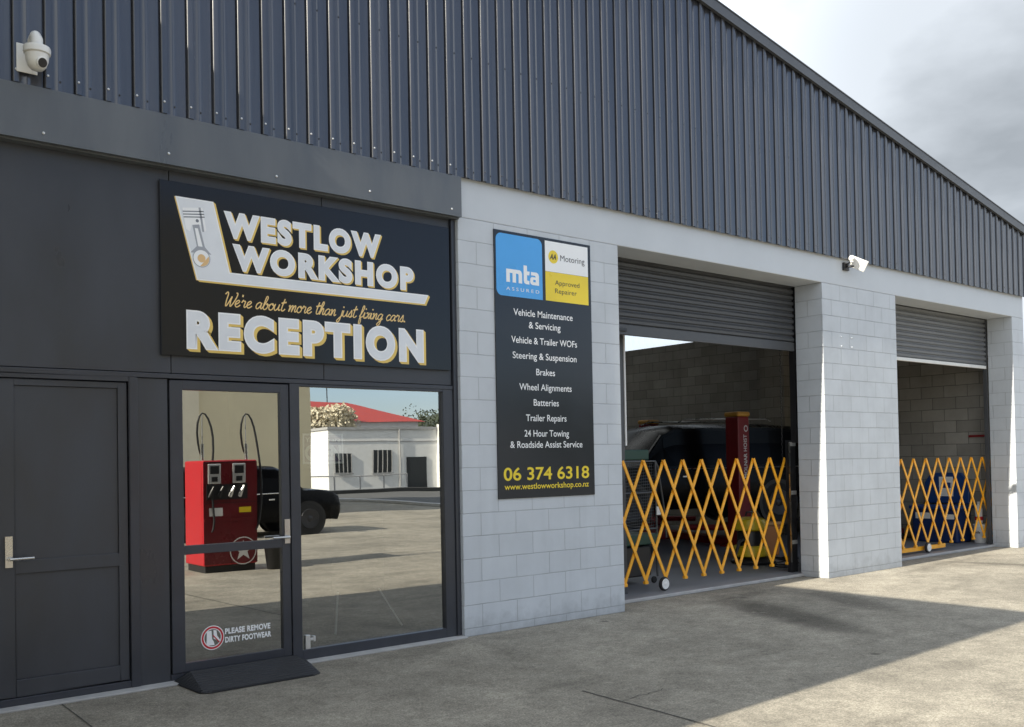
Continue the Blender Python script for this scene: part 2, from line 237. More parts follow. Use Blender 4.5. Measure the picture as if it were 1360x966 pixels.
# ---------------------------------------------------------------- mesh builder
class MB:
    def __init__(s): s.v = []; s.f = []; s.mi = []
    def face(s, pts, m=0):
        i = len(s.v); s.v += [tuple(p) for p in pts]; s.f.append(tuple(range(i, i+len(pts)))); s.mi.append(m)
    def add(s, vs, fs, m=0):
        i = len(s.v); s.v += [tuple(p) for p in vs]
        for f in fs: s.f.append(tuple(i+k for k in f)); s.mi.append(m)
    def box(s, x0, x1, y0, y1, z0, z1, m=0):
        s.add([(x0, y0, z0), (x1, y0, z0), (x1, y1, z0), (x0, y1, z0), (x0, y0, z1), (x1, y0, z1), (x1, y1, z1), (x0, y1, z1)],
              [(0, 3, 2, 1), (4, 5, 6, 7), (0, 1, 5, 4), (1, 2, 6, 5), (2, 3, 7, 6), (3, 0, 4, 7)], m); return s
    def prism(s, poly, y0, y1, m=0, axis='y'):
        """polygon in (a,b) swept along axis; y: (x,z), x: (y,z), z: (x,y)"""
        def P(a, b, t): return {'y': (a, t, b), 'x': (t, a, b), 'z': (a, b, t)}[axis]
        n = len(poly); vs = [P(a, b, y0) for a, b in poly]+[P(a, b, y1) for a, b in poly]
        fs = [tuple(range(n)), tuple(range(2*n-1, n-1, -1))]+[(i, i+n, (i+1) % n+n, (i+1) % n) for i in range(n)]
        s.add(vs, fs, m); return s
    def tube(s, pts, r, n=10, m=0, cap=True):
        pts = [Vector(p) for p in pts]; k = len(pts); rs = r if isinstance(r, (list, tuple)) else [r]*k
        base = len(s.v); prev = None
        for i, p in enumerate(pts):
            t = (pts[min(i+1, k-1)]-pts[max(i-1, 0)]).normalized()
            if prev is None:
                a = Vector((0, 0, 1)) if abs(t.z) < 0.9 else Vector((1, 0, 0)); u = t.cross(a).normalized()
            else:
                u = (prev-t*prev.dot(t))
                u = u.normalized() if u.length > 1e-6 else t.orthogonal().normalized()
            prev = u; w = t.cross(u)
            for j in range(n):
                a = 2*math.pi*j/n; s.v.append(tuple(p+(u*math.cos(a)+w*math.sin(a))*rs[i]))
        for i in range(k-1):
            for j in range(n):
                a = base+i*n+j; b_ = base+i*n+(j+1) % n; s.f.append((a, b_, b_+n, a+n)); s.mi.append(m)
        if cap:
            s.f.append(tuple(base+j for j in range(n-1, -1, -1))); s.mi.append(m)
            s.f.append(tuple(base+(k-1)*n+j for j in range(n))); s.mi.append(m)
        return s
    def cyl(s, a, b, r, n=16, m=0): return s.tube([a, b], r, n, m)
    def lathe(s, c, prof, n=24, m=0, axis=(0, 0, 1)):
        q = Vector((0, 0, 1)).rotation_difference(Vector(axis).normalized()); c = Vector(c); base = len(s.v); k = len(prof)
        for r, h in prof:
            for j in range(n):
                a = 2*math.pi*j/n; s.v.append(tuple(c+q @ Vector((r*math.cos(a), r*math.sin(a), h))))
        for i in range(k-1):
            for j in range(n):
                a = base+i*n+j; b_ = base+i*n+(j+1) % n; s.f.append((a, b_, b_+n, a+n)); s.mi.append(m)
        s.f.append(tuple(base+j for j in range(n-1, -1, -1))); s.mi.append(m)
        s.f.append(tuple(base+(k-1)*n+j for j in range(n))); s.mi.append(m)
        return s
    def ball(s, c, r, n=16, m=0, sx=1, sy=1, sz=1):
        k = n//2; base = len(s.v)
        for i in range(k+1):
            th = math.pi*i/k
            for j in range(n):
                a = 2*math.pi*j/n; s.v.append((c[0]+r*sx*math.sin(th)*math.cos(a), c[1]+r*sy*math.sin(th)*math.sin(a), c[2]+r*sz*math.cos(th)))
        for i in range(k):
            for j in range(n):
                a = base+i*n+j; b_ = base+i*n+(j+1) % n; s.f.append((a, a+n, b_+n, b_)); s.mi.append(m)
        return s
    def build(s, name, mats, parent=None, smooth=False, bevel=0.0, local=False, subsurf=0, bang=40):
        me = bpy.data.meshes.new(name); off = Vector((0, 0, 0))
        if parent is not None and not local:
            p = parent
            while p is not None: off += Vector(p.location); p = p.parent
        me.from_pydata([tuple(Vector(p)-off) for p in s.v], [], s.f)
        if not isinstance(mats, (list, tuple)): mats = [mats]
        for m in mats: me.materials.append(m)
        if len(mats) > 1: me.polygons.foreach_set('material_index', s.mi)
        me.update()
        bm = bmesh.new(); bm.from_mesh(me); bmesh.ops.remove_doubles(bm, verts=bm.verts, dist=1e-5); bmesh.ops.recalc_face_normals(bm, faces=bm.faces); bm.to_mesh(me); bm.free()
        if smooth:
            me.shade_smooth() if hasattr(me, 'shade_smooth') else None
            try: me.set_sharp_from_angle(angle=R(bang))
            except Exception: pass
        o = bpy.data.objects.new(name, me); COL.objects.link(o)
        if parent is not None: o.parent = parent
        if bevel:
            b = o.modifiers.new('bevel', 'BEVEL'); b.width = bevel; b.segments = 2; b.limit_method = 'ANGLE'; b.angle_limit = R(40); b.harden_normals = False
        if subsurf:
            b = o.modifiers.new('sub', 'SUBSURF'); b.levels = subsurf; b.render_levels = subsurf
        return o

def thing(name, label, cat, loc=(0, 0, 0), rz=0.0, group=None):
    o = bpy.data.objects.new(name, None); COL.objects.link(o); o.location = loc; o.rotation_euler = (0, 0, rz)
    o['label'] = label; o['category'] = cat
    if group: o['group'] = group
    return o
def tag(o, label, cat, group=None):
    o['label'] = label; o['category'] = cat
    if group: o['group'] = group
    return o
def struct(o): o['kind'] = 'structure'; return o

# flat lettering -------------------------------------------------------------
def text_data(body, offset=0.0, spacing=1.0):
    c = bpy.data.curves.new('lettering', 'FONT'); c.body = body; c.size = 1.0; c.offset = offset; c.space_character = spacing; c.resolution_u = 6
    o = bpy.data.objects.new('lettering', c); COL.objects.link(o)
    dg = bpy.context.evaluated_depsgraph_get(); dg.update()
    me = bpy.data.meshes.new_from_object(o.evaluated_get(dg))
    vs = [v.co.copy() for v in me.vertices]; fs = [tuple(p.vertices) for p in me.polygons]
    bpy.data.objects.remove(o); bpy.data.meshes.remove(me); bpy.data.curves.remove(c)
    return vs, fs
def text(mb, body, x0, z0, w, h, y, offset=0.0, spacing=1.0, grow=0.0, m=0, ref='H', dx=0.0, dz=0.0, xf=None):
    """lay text on the plane y: left edge x0, baseline z0, width w, cap height h"""
    vs, fs = text_data(body, offset, spacing)
    v0, _ = text_data(body, 0.0, spacing)
    xs = [v.x for v in v0]; ax, bx = min(xs), max(xs); cap = 0.6875 if ref == 'H' else ref
    sx = w/(bx-ax); sz = h/cap
    f = xf or (lambda X, Z: (X, y, Z))
    mb.add([f(x0+(v.x-ax)*sx+dx, z0+v.y*sz+dz) for v in vs], fs, m)
SCRIPT = {
 'a': ([[(.75, .85), (.45, 1), (.12, .7), (.05, .3), (.2, .02), (.45, .1), (.68, .5), (.78, .95), (.74, .4), (.82, .05), (1.05, .2)]], 1.02),
 'b': ([[(0, .2), (.3, .9), (.5, 1.7), (.42, 2), (.25, 1.9), (.15, 1), (.12, .3), (.3, 0), (.6, .1), (.75, .5), (.65, .9), (.5, .8), (.75, .7), (1, .8)]], .92),
 'o': ([[(.5, 1), (.2, .85), (.05, .4), (.25, 0), (.6, .1), (.75, .55), (.55, .98), (.45, .85), (.7, .7), (.98, .8)]], .88),
 'u': ([[(.05, 1), (0, .4), (.15, .02), (.4, .1), (.62, .5), (.7, 1), (.66, .4), (.76, .05), (1, .2)]], .98),
 't': ([[(.35, 1.9), (.22, 1), (.18, .3), (.3, .02), (.55, .1), (.72, .35)], [(0, 1.25), (.65, 1.35)]], .66),
 'm': ([[(-.05, .8), (.1, 1), (.12, .6), (.08, 0), (.3, .75), (.5, 1), (.58, .8), (.5, 0), (.75, .8), (.95, 1), (1.02, .8), (.98, .2), (1.1, .02), (1.32, .25)]], 1.28),
 'n': ([[(-.05, .8), (.1, 1), (.12, .6), (.08, 0), (.35, .8), (.55, 1), (.62, .8), (.58, .2), (.7, .02), (.92, .25)]], .9),
 'r': ([[(-.05, .7), (.12, 1.1), (.2, .95), (.45, .95), (.45, .6), (.42, .2), (.55, .02), (.78, .25)]], .74),
 'e': ([[(0, .3), (.35, .5), (.6, .8), (.45, 1.02), (.15, .8), (.08, .35), (.3, 0), (.6, .1), (.82, .35)]], .78),
 'h': ([[(-.05, .3), (.3, 1.1), (.45, 1.8), (.35, 2.05), (.2, 1.8), (.12, .9), (.08, 0), (.35, .8), (.55, 1), (.62, .8), (.58, .2), (.7, .02), (.92, .25)]], .9),
 'j': ([[(.35, 1), (.3, .2), (.15, -.7), (-.1, -.95), (-.25, -.7), (.1, -.2), (.5, .25)], [(.4, 1.50), (.43, 1.54)]], .52),
 's': ([[(-.05, .2), (.25, .8), (.4, 1.15), (.48, .65), (.5, .25), (.3, 0), (.1, .12), (.35, 0), (.72, .25)]], .68),
 'f': ([[(-.05, .25), (.3, 1), (.5, 1.7), (.42, 2.05), (.25, 1.9), (.15, 1), (.05, -.4), (.1, -.9), (.3, -.8), (.3, -.2), (.2, .1), (.6, .3)]], .62),
 'i': ([[(-.05, .25), (.15, 1), (.12, .3), (.25, .02), (.48, .25)], [(.2, 1.55), (.23, 1.59)]], .48),
 'x': ([[(0, .85), (.2, 1), (.35, .5), (.5, .05), (.75, .25)], [(.62, 1), (.3, .5), (0, 0)]], .72),
 'g': ([[(.75, .85), (.45, 1), (.12, .7), (.05, .3), (.2, .02), (.45, .1), (.68, .5), (.78, .95), (.7, .2), (.55, -.7), (.25, -.95), (.1, -.7), (.5, -.2), (.95, .25)]], .94),
 'c': ([[(.65, .8), (.45, 1), (.15, .75), (.05, .35), (.25, 0), (.55, .1), (.8, .3)]], .78),
 'W': ([[(-.1, 1.75), (.15, 2.1), (.32, 1.8), (.28, .8), (.36, 0), (.62, .4), (.95, 1.5), (.9, .8), (1, 0), (1.3, .4), (1.62, 1.4), (1.65, 2), (1.42, 2.05)]], 1.6),
 "'": ([[(.12, 1.95), (.06, 1.5)]], .22), '.': ([[(.16, .05), (.24, .12)]], .36), ' ': ([], .62)}
def smooth_path(p, k=5):
    out = []
    for i in range(len(p)-1):
        a = p[max(i-1, 0)]; b = p[i]; c = p[i+1]; d = p[min(i+2, len(p)-1)]
        for j in range(k):
            t = j/k
            out.append(tuple(0.5*(2*b[q]+(c[q]-a[q])*t+(2*a[q]-5*b[q]+4*c[q]-d[q])*t*t+(3*b[q]-a[q]-3*c[q]+d[q])*t**3) for q in (0, 1)))
    out.append(p[-1]); return out
def script_text(mb, body, x0, z0, w, xh, y, r, m=0):
    tot = sum(SCRIPT[c][1] for c in body); sx = w/tot; cx = 0
    for c in body:
        for st in SCRIPT[c][0]:
            pts = smooth_path(st)
            q = []
            for (a, b) in pts: q.append((x0+(cx+a+0.28*b-0.1)*sx, 0, z0+b*xh))
            if len(st) == 2: q = [(q[0][0]-.003, 0, q[0][2]-.003), (q[-1][0]+.003, 0, q[-1][2]+.003)]
            base = len(mb.v); mb.tube(q, r*(1.35 if len(st) == 2 else 1), 8, m)
            for i in range(base, len(mb.v)): v = mb.v[i]; mb.v[i] = (v[0], y+v[1]*0.18, v[2])
        cx += SCRIPT[c][1]
def flat(mb, pts, y, m=0): mb.face([(a, y, b) for a, b in pts], m)
def disc(mb, cx_, cz_, rx, y, n=32, m=0, rz=None):
    rz = rz or rx; flat(mb, [(cx_+rx*math.cos(2*math.pi*i/n), cz_+rz*math.sin(2*math.pi*i/n)) for i in range(n)], y, m)
def ring(mb, cx_, cz_, r0, r1, y, n=40, m=0):
    for i in range(n):
        a, b = 2*math.pi*i/n, 2*math.pi*(i+1)/n
        flat(mb, [(cx_+r0*math.cos(a), cz_+r0*math.sin(a)), (cx_+r1*math.cos(a), cz_+r1*math.sin(a)), (cx_+r1*math.cos(b), cz_+r1*math.sin(b)), (cx_+r0*math.cos(b), cz_+r0*math.sin(b))], y, m)

# ================================================================ SETTING
GZ = -0.07
g = MB(); g.face([(-250, -250, GZ), (250, -250, GZ), (250, 250, GZ), (-250, 250, GZ)]); struct(g.build('forecourt_ground', M['ground']))
g = MB(); g.box(0.19, 11.27, 0.37, 16, GZ+0.002, -0.03); struct(g.build('workshop_floor', M['floor'], bevel=0.008))
g = MB(); g.box(0.19, 11.27, 0.345, 0.372, GZ+0.002, -0.034); struct(g.build('floor_edge_strip', M['sill'], bevel=0.006))
g = MB(); g.box(-3.9, 0.0, 0.13, 5.0, GZ+0.002, -0.012); struct(g.build('reception_floor', M['carpet']))
# concrete control joints: thin dark filled saw cuts (4 mm above the slab)
jm = mat('joint_filler', (0.06, 0.058, 0.052), 0.9)
def crack(pts, w):
    b = MB()
    for i in range(len(pts)-1):
        a, c = Vector(pts[i]), Vector(pts[i+1]); d = (c-a).normalized(); n = Vector((-d.y, d.x))*w/2
        b.face([(*(a-n), GZ+0.004), (*(c-n), GZ+0.004), (*(c+n), GZ+0.004), (*(a+n), GZ+0.004)])
    return b
def wob(a, b, n, amp):
    a, b = Vector(a), Vector(b); out = []
    for i in range(n+1): out.append(tuple(a.lerp(b, i/n)+Vector((random.uniform(-amp, amp), random.uniform(-amp, amp)))))
    return out
struct(crack(wob((-3.30, -0.05), (-3.45, -5.5), 12, 0.006), 0.007).build('ground_joint', jm))
struct(crack(wob((-0.60, -2.1), (-0.74, -5.2), 10, 0.006), 0.012).build('ground_joint', jm))
struct(crack(wob((3.14, -2.17), (3.0, -2.91), 8, 0.015), 0.005).build('ground_crack', jm))
struct(crack(wob((-0.60, -2.47), (-0.155, -2.42), 8, 0.02), 0.005).build('ground_crack', jm))

# ================================================================ WORKSHOP BUILDING
B = thing('workshop_building', 'long low workshop of grey painted block and dark ribbed cladding with two open bays', 'building', (0, 0, GZ))
def roofz(x): return 6.49-0.184*(x-3.515) if x > 1.0 else 6.953-0.184*(1.0-x)
XL, XR = -9.6, 11.42
MB().box(0, 2.0, 0, 0.19, GZ, 3.6).build('block_pier', M['block'], B, bevel=0.006)
MB().box(5.61, 7.37, 0, 0.39, GZ, 3.6).build('block_pier', M['block_mid'], B, bevel=0.006)
MB().box(10.93, 11.34, 0, 0.39, GZ, 3.6).build('block_pier', M['block_end'], B, bevel=0.006)
b = MB(); b.box(0, 11.34, 0, 0.39, 3.6, 4.0); b.build('lintel_beam', M['beam'], B, bevel=0.008)
# right jamb of pier is thickened inside
MB().box(1.6, 2.0, 0.19, 0.39, GZ, 3.6).build('door_jamb', M['beam'], B)
# ribbed cladding
xs = []; k0 = int((XL-0.079)/0.1905)-1; P = 0.1905
prof = [(-.033, .009), (-.029, -.003), (-.0245, -.003), (-.0205, .0190), (-.0190, .0240), (-.0150, .0280), (-.0095, .029), (.0185, .029), (.0245, 0), (.058, -.0005), (.066, .0045), (.074, .0045), (.082, 0.0), (.100, 0.0)]
pts = []
for k in range(k0, int((XR-0.079)/P)+2):
    c = 0.079+k*P
    for dx, dy in prof:
        if XL <= c+dx <= XR: pts.append((c+dx, -0.032-dy))
b = MB(); rows = 6
for i in range(len(pts)-1):
    (xa, ya), (xb, yb) = pts[i], pts[i+1]
    za, zb = roofz(xa)-0.03, roofz(xb)-0.03
    for r in range(rows):
        t0, t1 = r/rows, (r+1)/rows
        b.face([(xa, ya, 3.94+(za-3.94)*t0), (xb, yb, 3.94+(zb-3.94)*t0), (xb, yb, 3.94+(zb-3.94)*t1), (xa, ya, 3.94+(za-3.94)*t1)])
for k in range(k0, int((XR-0.079)/P)+1):           # fixing screws belong to the sheet
    c = 0.079+k*P
    if c < XL+0.1: continue
    b.lathe((c, -0.061, 4.02), [(0.0075, 0), (0.0075, 0.004), (0.004, 0.007)], 8, 1 if c < -0.05 else 0, axis=(0, -1, 0))
    for zz in (4.005, 5.02):
        if zz < roofz(c)-0.2: b.lathe((c+0.080, -0.032, zz), [(0.008, 0), (0.008, 0.004), (0.004, 0.006)], 8, 2, axis=(0, -1, 0))
b.build('metal_cladding', [M['clad'], M['zinc'], M['black']], B, smooth=True, bang=38)
# barge flashing along the gable, roof sheets
b = MB()
for x0, x1 in ((XL, 1.0), (1.0, XR)):
    b.prism([(x0, roofz(x0)-0.118), (x1, roofz(x1)-0.118), (x1, roofz(x1)), (x0, roofz(x0))], -0.10, -0.062)
    b.prism([(x0, roofz(x0)), (x1, roofz(x1)), (x1, roofz(x1)+0.012), (x0, roofz(x0)+0.012)], -0.108, 0.12)
b.build('barge_flashing', M['barge'], B)
clear = [(4.8, 5.6), (8.6, 9.4)]  # unseen translucent roof strips, added to brighten the interior
ed_ = sorted([XL, 1.0, XR]+[q for c_ in clear for q in c_]); b = MB(); sk = MB()
for x0, x1 in zip(ed_[:-1], ed_[1:]):
    if (x0, x1) in clear:
        sk.face([(x0, 6.5, roofz(x0)-.03), (x1, 6.5, roofz(x1)-.03), (x1, 14.5, roofz(x1)-.03), (x0, 14.5, roofz(x0)-.03)])
        for ya, yb_ in ((-.028, 6.5), (14.5, 16.3)): b.prism([(x0, roofz(x0)-0.06), (x1, roofz(x1)-0.06), (x1, roofz(x1)-0.02), (x0, roofz(x0)-0.02)], ya, yb_)
    else: b.prism([(x0, roofz(x0)-0.06), (x1, roofz(x1)-0.06), (x1, roofz(x1)-0.02), (x0, roofz(x0)-0.02)], -0.028, 16.3)
rf_ = b.build('roof', M['roofin'], B); sk.build('added_skylight_sheet', M['added_skylight'], rf_)
# interior walls
b = MB(); b.box(11.27, 11.45, 0.40, 16.2, GZ, 3.94); b.box(10.95, 11.27, 4.25, 4.80, GZ, 3.94); b.build('side_wall', M['inblock'], B)
b = MB(); b.box(11.36, 11.40, 0.5, 4.6, 3.95, roofz(11.4)-0.07); b.build('upper_side_sheet', M['roofin'], B)
b = MB()
for i in range(60):
    y0 = 4.6+i*0.19; b.face([(11.36, y0, 3.95), (11.36, y0+0.13, 3.95), (11.36, y0+0.13, 5.0), (11.36, y0, 5.0)]); b.face([(11.36, y0+0.13, 3.95), (11.385, y0+0.16, 3.95), (11.385, y0+0.16, 5.0), (11.36, y0+0.13, 5.0)]); b.face([(11.385, y0+.16, 3.95), (11.36, y0+0.19, 3.95), (11.36, y0+0.19, 5.0), (11.385, y0+0.16, 5.0)])
b.build('clear_side_sheet', M['sheet'], B)
b = MB(); b.box(0.0, 0.18, 0.40, 16.0, GZ, 6.6); b.build('partition_wall', M['inblock'], B)
b = MB(); b.box(XL, 11.3, 16.0, 16.2, GZ, 5.0); b.prism([(XL, 5.0), (11.3, 5.0), (1.0, 6.85)], 16.0, 16.2); b.build('back_wall', M['roofin'], B)
b = MB(); b.box(XL, XL+0.2, 0.4, 16.0, GZ, 4.9); b.build('side_wall', M['inblock'], B)
# gable lining behind cladding
b = MB(); b.prism([(XL, 3.95), (XR-0.03, 3.95), (XR-0.03, roofz(XR)-0.09), (1.0, roofz(1.0)-0.09), (XL, roofz(XL)-0.09)], -0.024, -0.004); b.build('gable_lining', M['roofin'], B)
# steel stanchion with white edge strip just inside the first bay
b = MB(); b.box(2.56, 2.735, 0.66, 0.74, -0.03, 3.6); b.build('shutter_guide', M['shutter'], B)
b = MB(); b.box(5.62, 5.70, 0.42, 0.50, 1.62, 3.6); b.build('shutter_guide', M['black'], B)
b = MB(); b.box(2.0, 2.06, 0.40, 0.48, -0.03, 3.6); b.build('shutter_guide', M['shutter'], B)
b = MB(); b.box(10.90, 10.925, 0.40, 0.46, -0.03, 3.6); b.build('shutter_guide', M['shutter'], B)
b = MB(); b.box(7.38, 7.44, 0.40, 0.48, -0.03, 3.6); b.build('shutter_guide', M['shutter'], B)
MB().box(2.740, 2.762, 0.65, 0.69, 1.60, 3.2).build('guide_edge_strip', M['whitepaint'], B)

# roller doors ------------------------------------------------------------
def roller(x0, x1, zb, pitch, mt, railm, rail_h):
    b = MB(); prof = []; z = zb+rail_h
    while z < 3.68:
        for t, d in ((0, 0.004), (.12, 0.004), (.26, -.016), (.66, -.019), (.84, -.006)): prof.append((z+t*pitch, 0.425+d))
        z += pitch
    for i in range(len(prof)-1):
        (za, ya), (zc, yc) = prof[i], prof[i+1]
        b.face([(x0, ya, za), (x1, ya, za), (x1, yc, zc), (x0, yc, zc)])
    o = b.build('roller_door', mt, B)
    r = MB(); r.box(x0, x1, 0.405, 0.44, zb, zb+rail_h); r.build('bottom_rail', railm, o, bevel=0.006)
    return o
r1 = roller(2.02, 5.60, 2.78, 0.0765, M['shutter'], M['shutter'], 0.11)
r1['label'] = 'dark roller shutter rolled most of the way up'
b = MB(); b.box(2.40, 2.52, 0.385, 0.404, 2.815, 2.85); b.build('lifting_handle', M['black'], r1, bevel=0.004)
r2 = roller(7.39, 10.915, 2.80, 0.0765, M['shutterpale'], M['whitepaint'], 0.05)
r2['label'] = 'paler roller shutter with a white bottom edge'
# soffit drum covers
MB().box(2.0, 5.61, 0.45, 0.9, 3.40, 3.9).build('shutter_drum_box', M['roofin'], B)
MB().box(7.37, 10.93, 0.45, 0.9, 3.40, 3.9).build('shutter_drum_box', M['roofin'], B)

# reception front -----------------------------------------------------------
fp = MB(); fp.box(XL, 0.006, -0.055, -0.012, 3.585, 3.937); fp.box(XL, 0.006, -0.012, 0.058, 3.575, 3.60)
for i in range(12):
    x = -0.1-i*0.82
    fp.lathe((x, -0.056, 3.66 if i % 2 else 3.64), [(0.009, 0), (0.009, 0.004), (0.005, 0.007)], 10, 1, axis=(0, -1, 0))
fp.build('fascia_panel', [M['fascia'], M['zinc']], B)
PY = 0.06
def panel(x0, x1, z0, z1, name='wall_panel'): return MB().box(x0, x1, PY, PY+0.03, z0, z1).build(name, M['panel'], B, bevel=0.002)
MB().box(XL, 0.0, PY+0.032, PY+0.06, 2.09, 3.9).build('panel_backing', M['seal'], B)
edges = [-6.02, -4.96, -3.74, -2.52, -1.30, -0.05]
for i in range(len(edges)-1): panel(edges[i]+0.003, edges[i+1]-0.003, 2.125, 3.59)
MB().box(-0.046, 0.0, 0.035, 0.09, GZ+0.02, 3.575).build('corner_trim', M['frame'], B, bevel=0.004)
panel(XL, -6.03, GZ, 3.59)
panel(-6.02, -3.80, GZ+0.01, 2.117)
MB().box(-3.78, -0.05, 0.045, 0.09, 2.085, 2.119).build('door_head', M['frame'], B, bevel=0.003)
panel(-2.757, -2.55, GZ+0.01, 2.082)
MB().box(-3.9, 0.0, -0.05, 0.11, GZ, GZ+0.014).build('threshold_sill', M['sill'], B, bevel=0.004)
# room behind the glass
b = MB(); b.box(-3.9, -3.8, 0.13, 5, GZ, 2.7); b.box(-3.8, -0.01, 4.9, 5.0, GZ, 2.7); b.box(-3.8, -0.01, 0.13, 4.9, 2.6, 2.7); b.box(-0.012, -0.002, 0.13, 4.9, GZ, 2.6); b.build('reception_lining', M['room'], B)

# solid door
d = MB(); DL, DR, DB, DT = -3.70, -2.832, 0.0, 2.045
d.box(DL, -3.545, 0.060, 0.10, DB, DT); d.box(-2.893, DR, 0.060, 0.10, DB, DT)
d.box(-3.545, -2.893, 0.060, 0.10, 2.004, DT); d.box(-3.545, -2.893, 0.060, 0.10, 0.785, 0.873); d.box(-3.545, -2.893, 0.060, 0.10, DB, 0.106)
d.box(-3.545, -2.893, 0.072, 0.095, 0.106, 2.004)
sdoor = d.build('solid_door', M['panel'], B, bevel=0.003)
f = MB(); f.box(-3.78, -3.712, 0.045, 0.11, GZ+0.015, 2.083); f.box(-2.822, -2.760, 0.045, 0.11, GZ+0.015, 2.083); f.box(-3.712, -2.822, 0.045, 0.11, 2.052, 2.083); f.box(-3.712, -2.822, 0.05, 0.11, GZ+0.015, -0.008)
f.build('door_frame', M['frame'], sdoor, bevel=0.003)
MB().box(-3.712, -2.822, 0.104, 0.115, GZ+0.02, 2.05).build('door_gap_seal', M['seal'], sdoor)
def handle(x, z0, z1, zl, dirx, par):
    h = MB(); h.box(x-0.022, x+0.022, 0.046, 0.06, z0, z1)
    h.lathe((x, 0.046, zl), [(0.012, 0), (0.012, 0.03), (0.010, 0.032)], 12, axis=(0, -1, 0))
    h.tube([(x, 0.010, zl), (x+dirx*0.03, 0.004, zl), (x+dirx*0.14, 0.004, zl+0.001)], 0.0095, 12)
    h.lathe((x, 0.046, z1-0.055), [(0.008, 0), (0.008, 0.003)], 12, axis=(0, -1, 0))
    return h.build('door_handle', M['steel'], par, smooth=True)
handle(-3.585, 0.83, 1.03, 0.885, 1, sdoor)

# glazed door
d = MB(); L_, R_ = -2.535, -1.612
d.box(L_, -2.442, 0.055, 0.10, -0.01, 2.075); d.box(-1.680, R_, 0.055, 0.10, -0.01, 2.075)
d.box(-2.442, -1.680, 0.055, 0.10, 2.008, 2.075); d.box(-2.442, -1.680, 0.055, 0.10, 0.826, 0.889); d.box(-2.442, -1.680, 0.055, 0.10, -0.01, 0.055)
gdoor = d.build('glass_door', M['frame'], B, bevel=0.003)
for z0, z1 in ((0.889, 2.008), (0.055, 0.826)):
    q = MB(); q.face([(-2.442, 0.080, z0), (-1.680, 0.080, z0), (-1.680, 0.080, z1), (-2.442, 0.080, z1)]); q.build('pane', M['glass'], gdoor)
handle(-1.640, 0.855, 1.04, 0.905, -1, gdoor)
f = MB(); f.box(-1.606, -1.525, 0.045, 0.11, GZ+0.015, 2.083); f.build('door_mullion', M['frame'], gdoor, bevel=0.003)
f = MB(); f.box(-1.6125, -1.605, 0.088, 0.108, GZ+0.02, 2.08); f.box(L_-.012, L_, 0.088, 0.108, GZ+0.02, 2.08); f.build('door_gap_seal', M['seal'], gdoor)
MB().box(L_-0.01, R_, 0.058, 0.11, GZ+0.015, -0.013).build('door_sill', M['frame'], gdoor)
# shopfront window
w = MB(); w.box(-0.155, -0.048, 0.050, 0.11, -0.055, 2.083); w.box(-1.523, -0.155, 0.050, 0.11, -0.055, 0.022); w.box(-1.523, -0.155, 0.050, 0.11, 2.064, 2.083)
win = w.build('shopfront_window', M['frame'], B, bevel=0.003)
q = MB(); q.face([(-1.523, 0.082, 0.022), (-0.155, 0.082, 0.022), (-0.155, 0.082, 2.064), (-1.523, 0.082, 2.064)]); q.build('pane', M['glass'], win)
b = MB(); b.box(-1.49, -1.45, 0.062, 0.078, 0.022, 0.13); b.box(-1.45, -1.415, 0.062, 0.076, 0.085, 0.105); b.box(-1.425, -1.405, 0.06, 0.078, 0.075, 0.118); b.build('window_bolt', M['zinc'], win, bevel=0.003)

# ================================================================ SIGNS
SG = {'panel': mat('sign_black', (0.011, 0.012, 0.015), 0.14, spec=0.35, var=0.03), 'panel2': mat('sign_slate', (0.022, 0.025, 0.031), 0.16, spec=0.4, var=0.03),
      'silver': mat('sign_silver', (0.79, 0.82, 0.86), 0.35, var=0.08, vscale=2.2), 'white': mat('sign_white', (0.93, 0.94, 0.95), 0.35, var=0.01),
      'yellow': mat('sign_gold', (0.84, 0.60, 0.16), 0.35, var=0.05), 'gold2': mat('sign_script_gold', (0.86, 0.60, 0.24), 0.35, var=0.05), 'blue': mat('sign_blue', (0.085, 0.40, 0.86), 0.3, var=0.04),
      'aayel': mat('sign_yellow', (0.90, 0.68, 0.03), 0.3, var=0.03), 'ink': mat('sign_ink', (0.03, 0.03, 0.035), 0.4), 'red': mat('sign_red', (0.55, 0.02, 0.035), 0.4), 'purple': mat('sign_purple', (0.16, 0.08, 0.24), 0.4)}
s1 = thing('reception_sign', 'large black reception sign with silver and gold lettering above the glass door', 'sign', (-1.33, 0.03, 2.25))
MB().box(-2.597, -0.075, 0.030, 0.050, 2.25, 3.495).build('sign_panel', SG['panel'], s1, bevel=0.002)
SY = 0.030
def big_word(body, x0, z0, w, h, shx, shz, off, sp):
    ye = MB()
    for k in range(7): text(ye, body, x0, z0, w, h, SY-0.0010-0.0004*k, off+0.012, sp, dx=shx*(7-k)/7, dz=-shz*(7-k)/7)
    ye.build('lettering_shadow', SG['yellow'], s1)
    wh = MB(); text(wh, body, x0, z0, w, h, SY-0.0042, off+0.012, sp); wh.build('lettering_outline', SG['white'], s1)
    fa_ = MB(); text(fa_, body, x0, z0, w, h, SY-0.0048, off-0.020, sp); fa_.build('lettering', SG['silver'], s1)
big_word('WESTLOW', -2.105, 3.158, 1.31, 0.166, 0.014, 0.011, 0.056, 1.25)
big_word('WORKSHOP', -2.04, 2.922, 1.57, 0.166, 0.014, 0.011, 0.056, 1.25)
big_word('RECEPTION', -2.395, 2.325, 2.01, 0.235, 0.024, 0.018, 0.060, 1.27)
def poly_layer(poly, y, mt, name): 
    b = MB(); flat(b, poly, y); return b.build(name, mt, s1)
Lp = [(-2.488, 3.392), (-2.205, 3.392), (-2.085, 2.885), (-0.305, 2.885), (-0.345, 2.805), (-2.335, 2.805)]
b = MB()
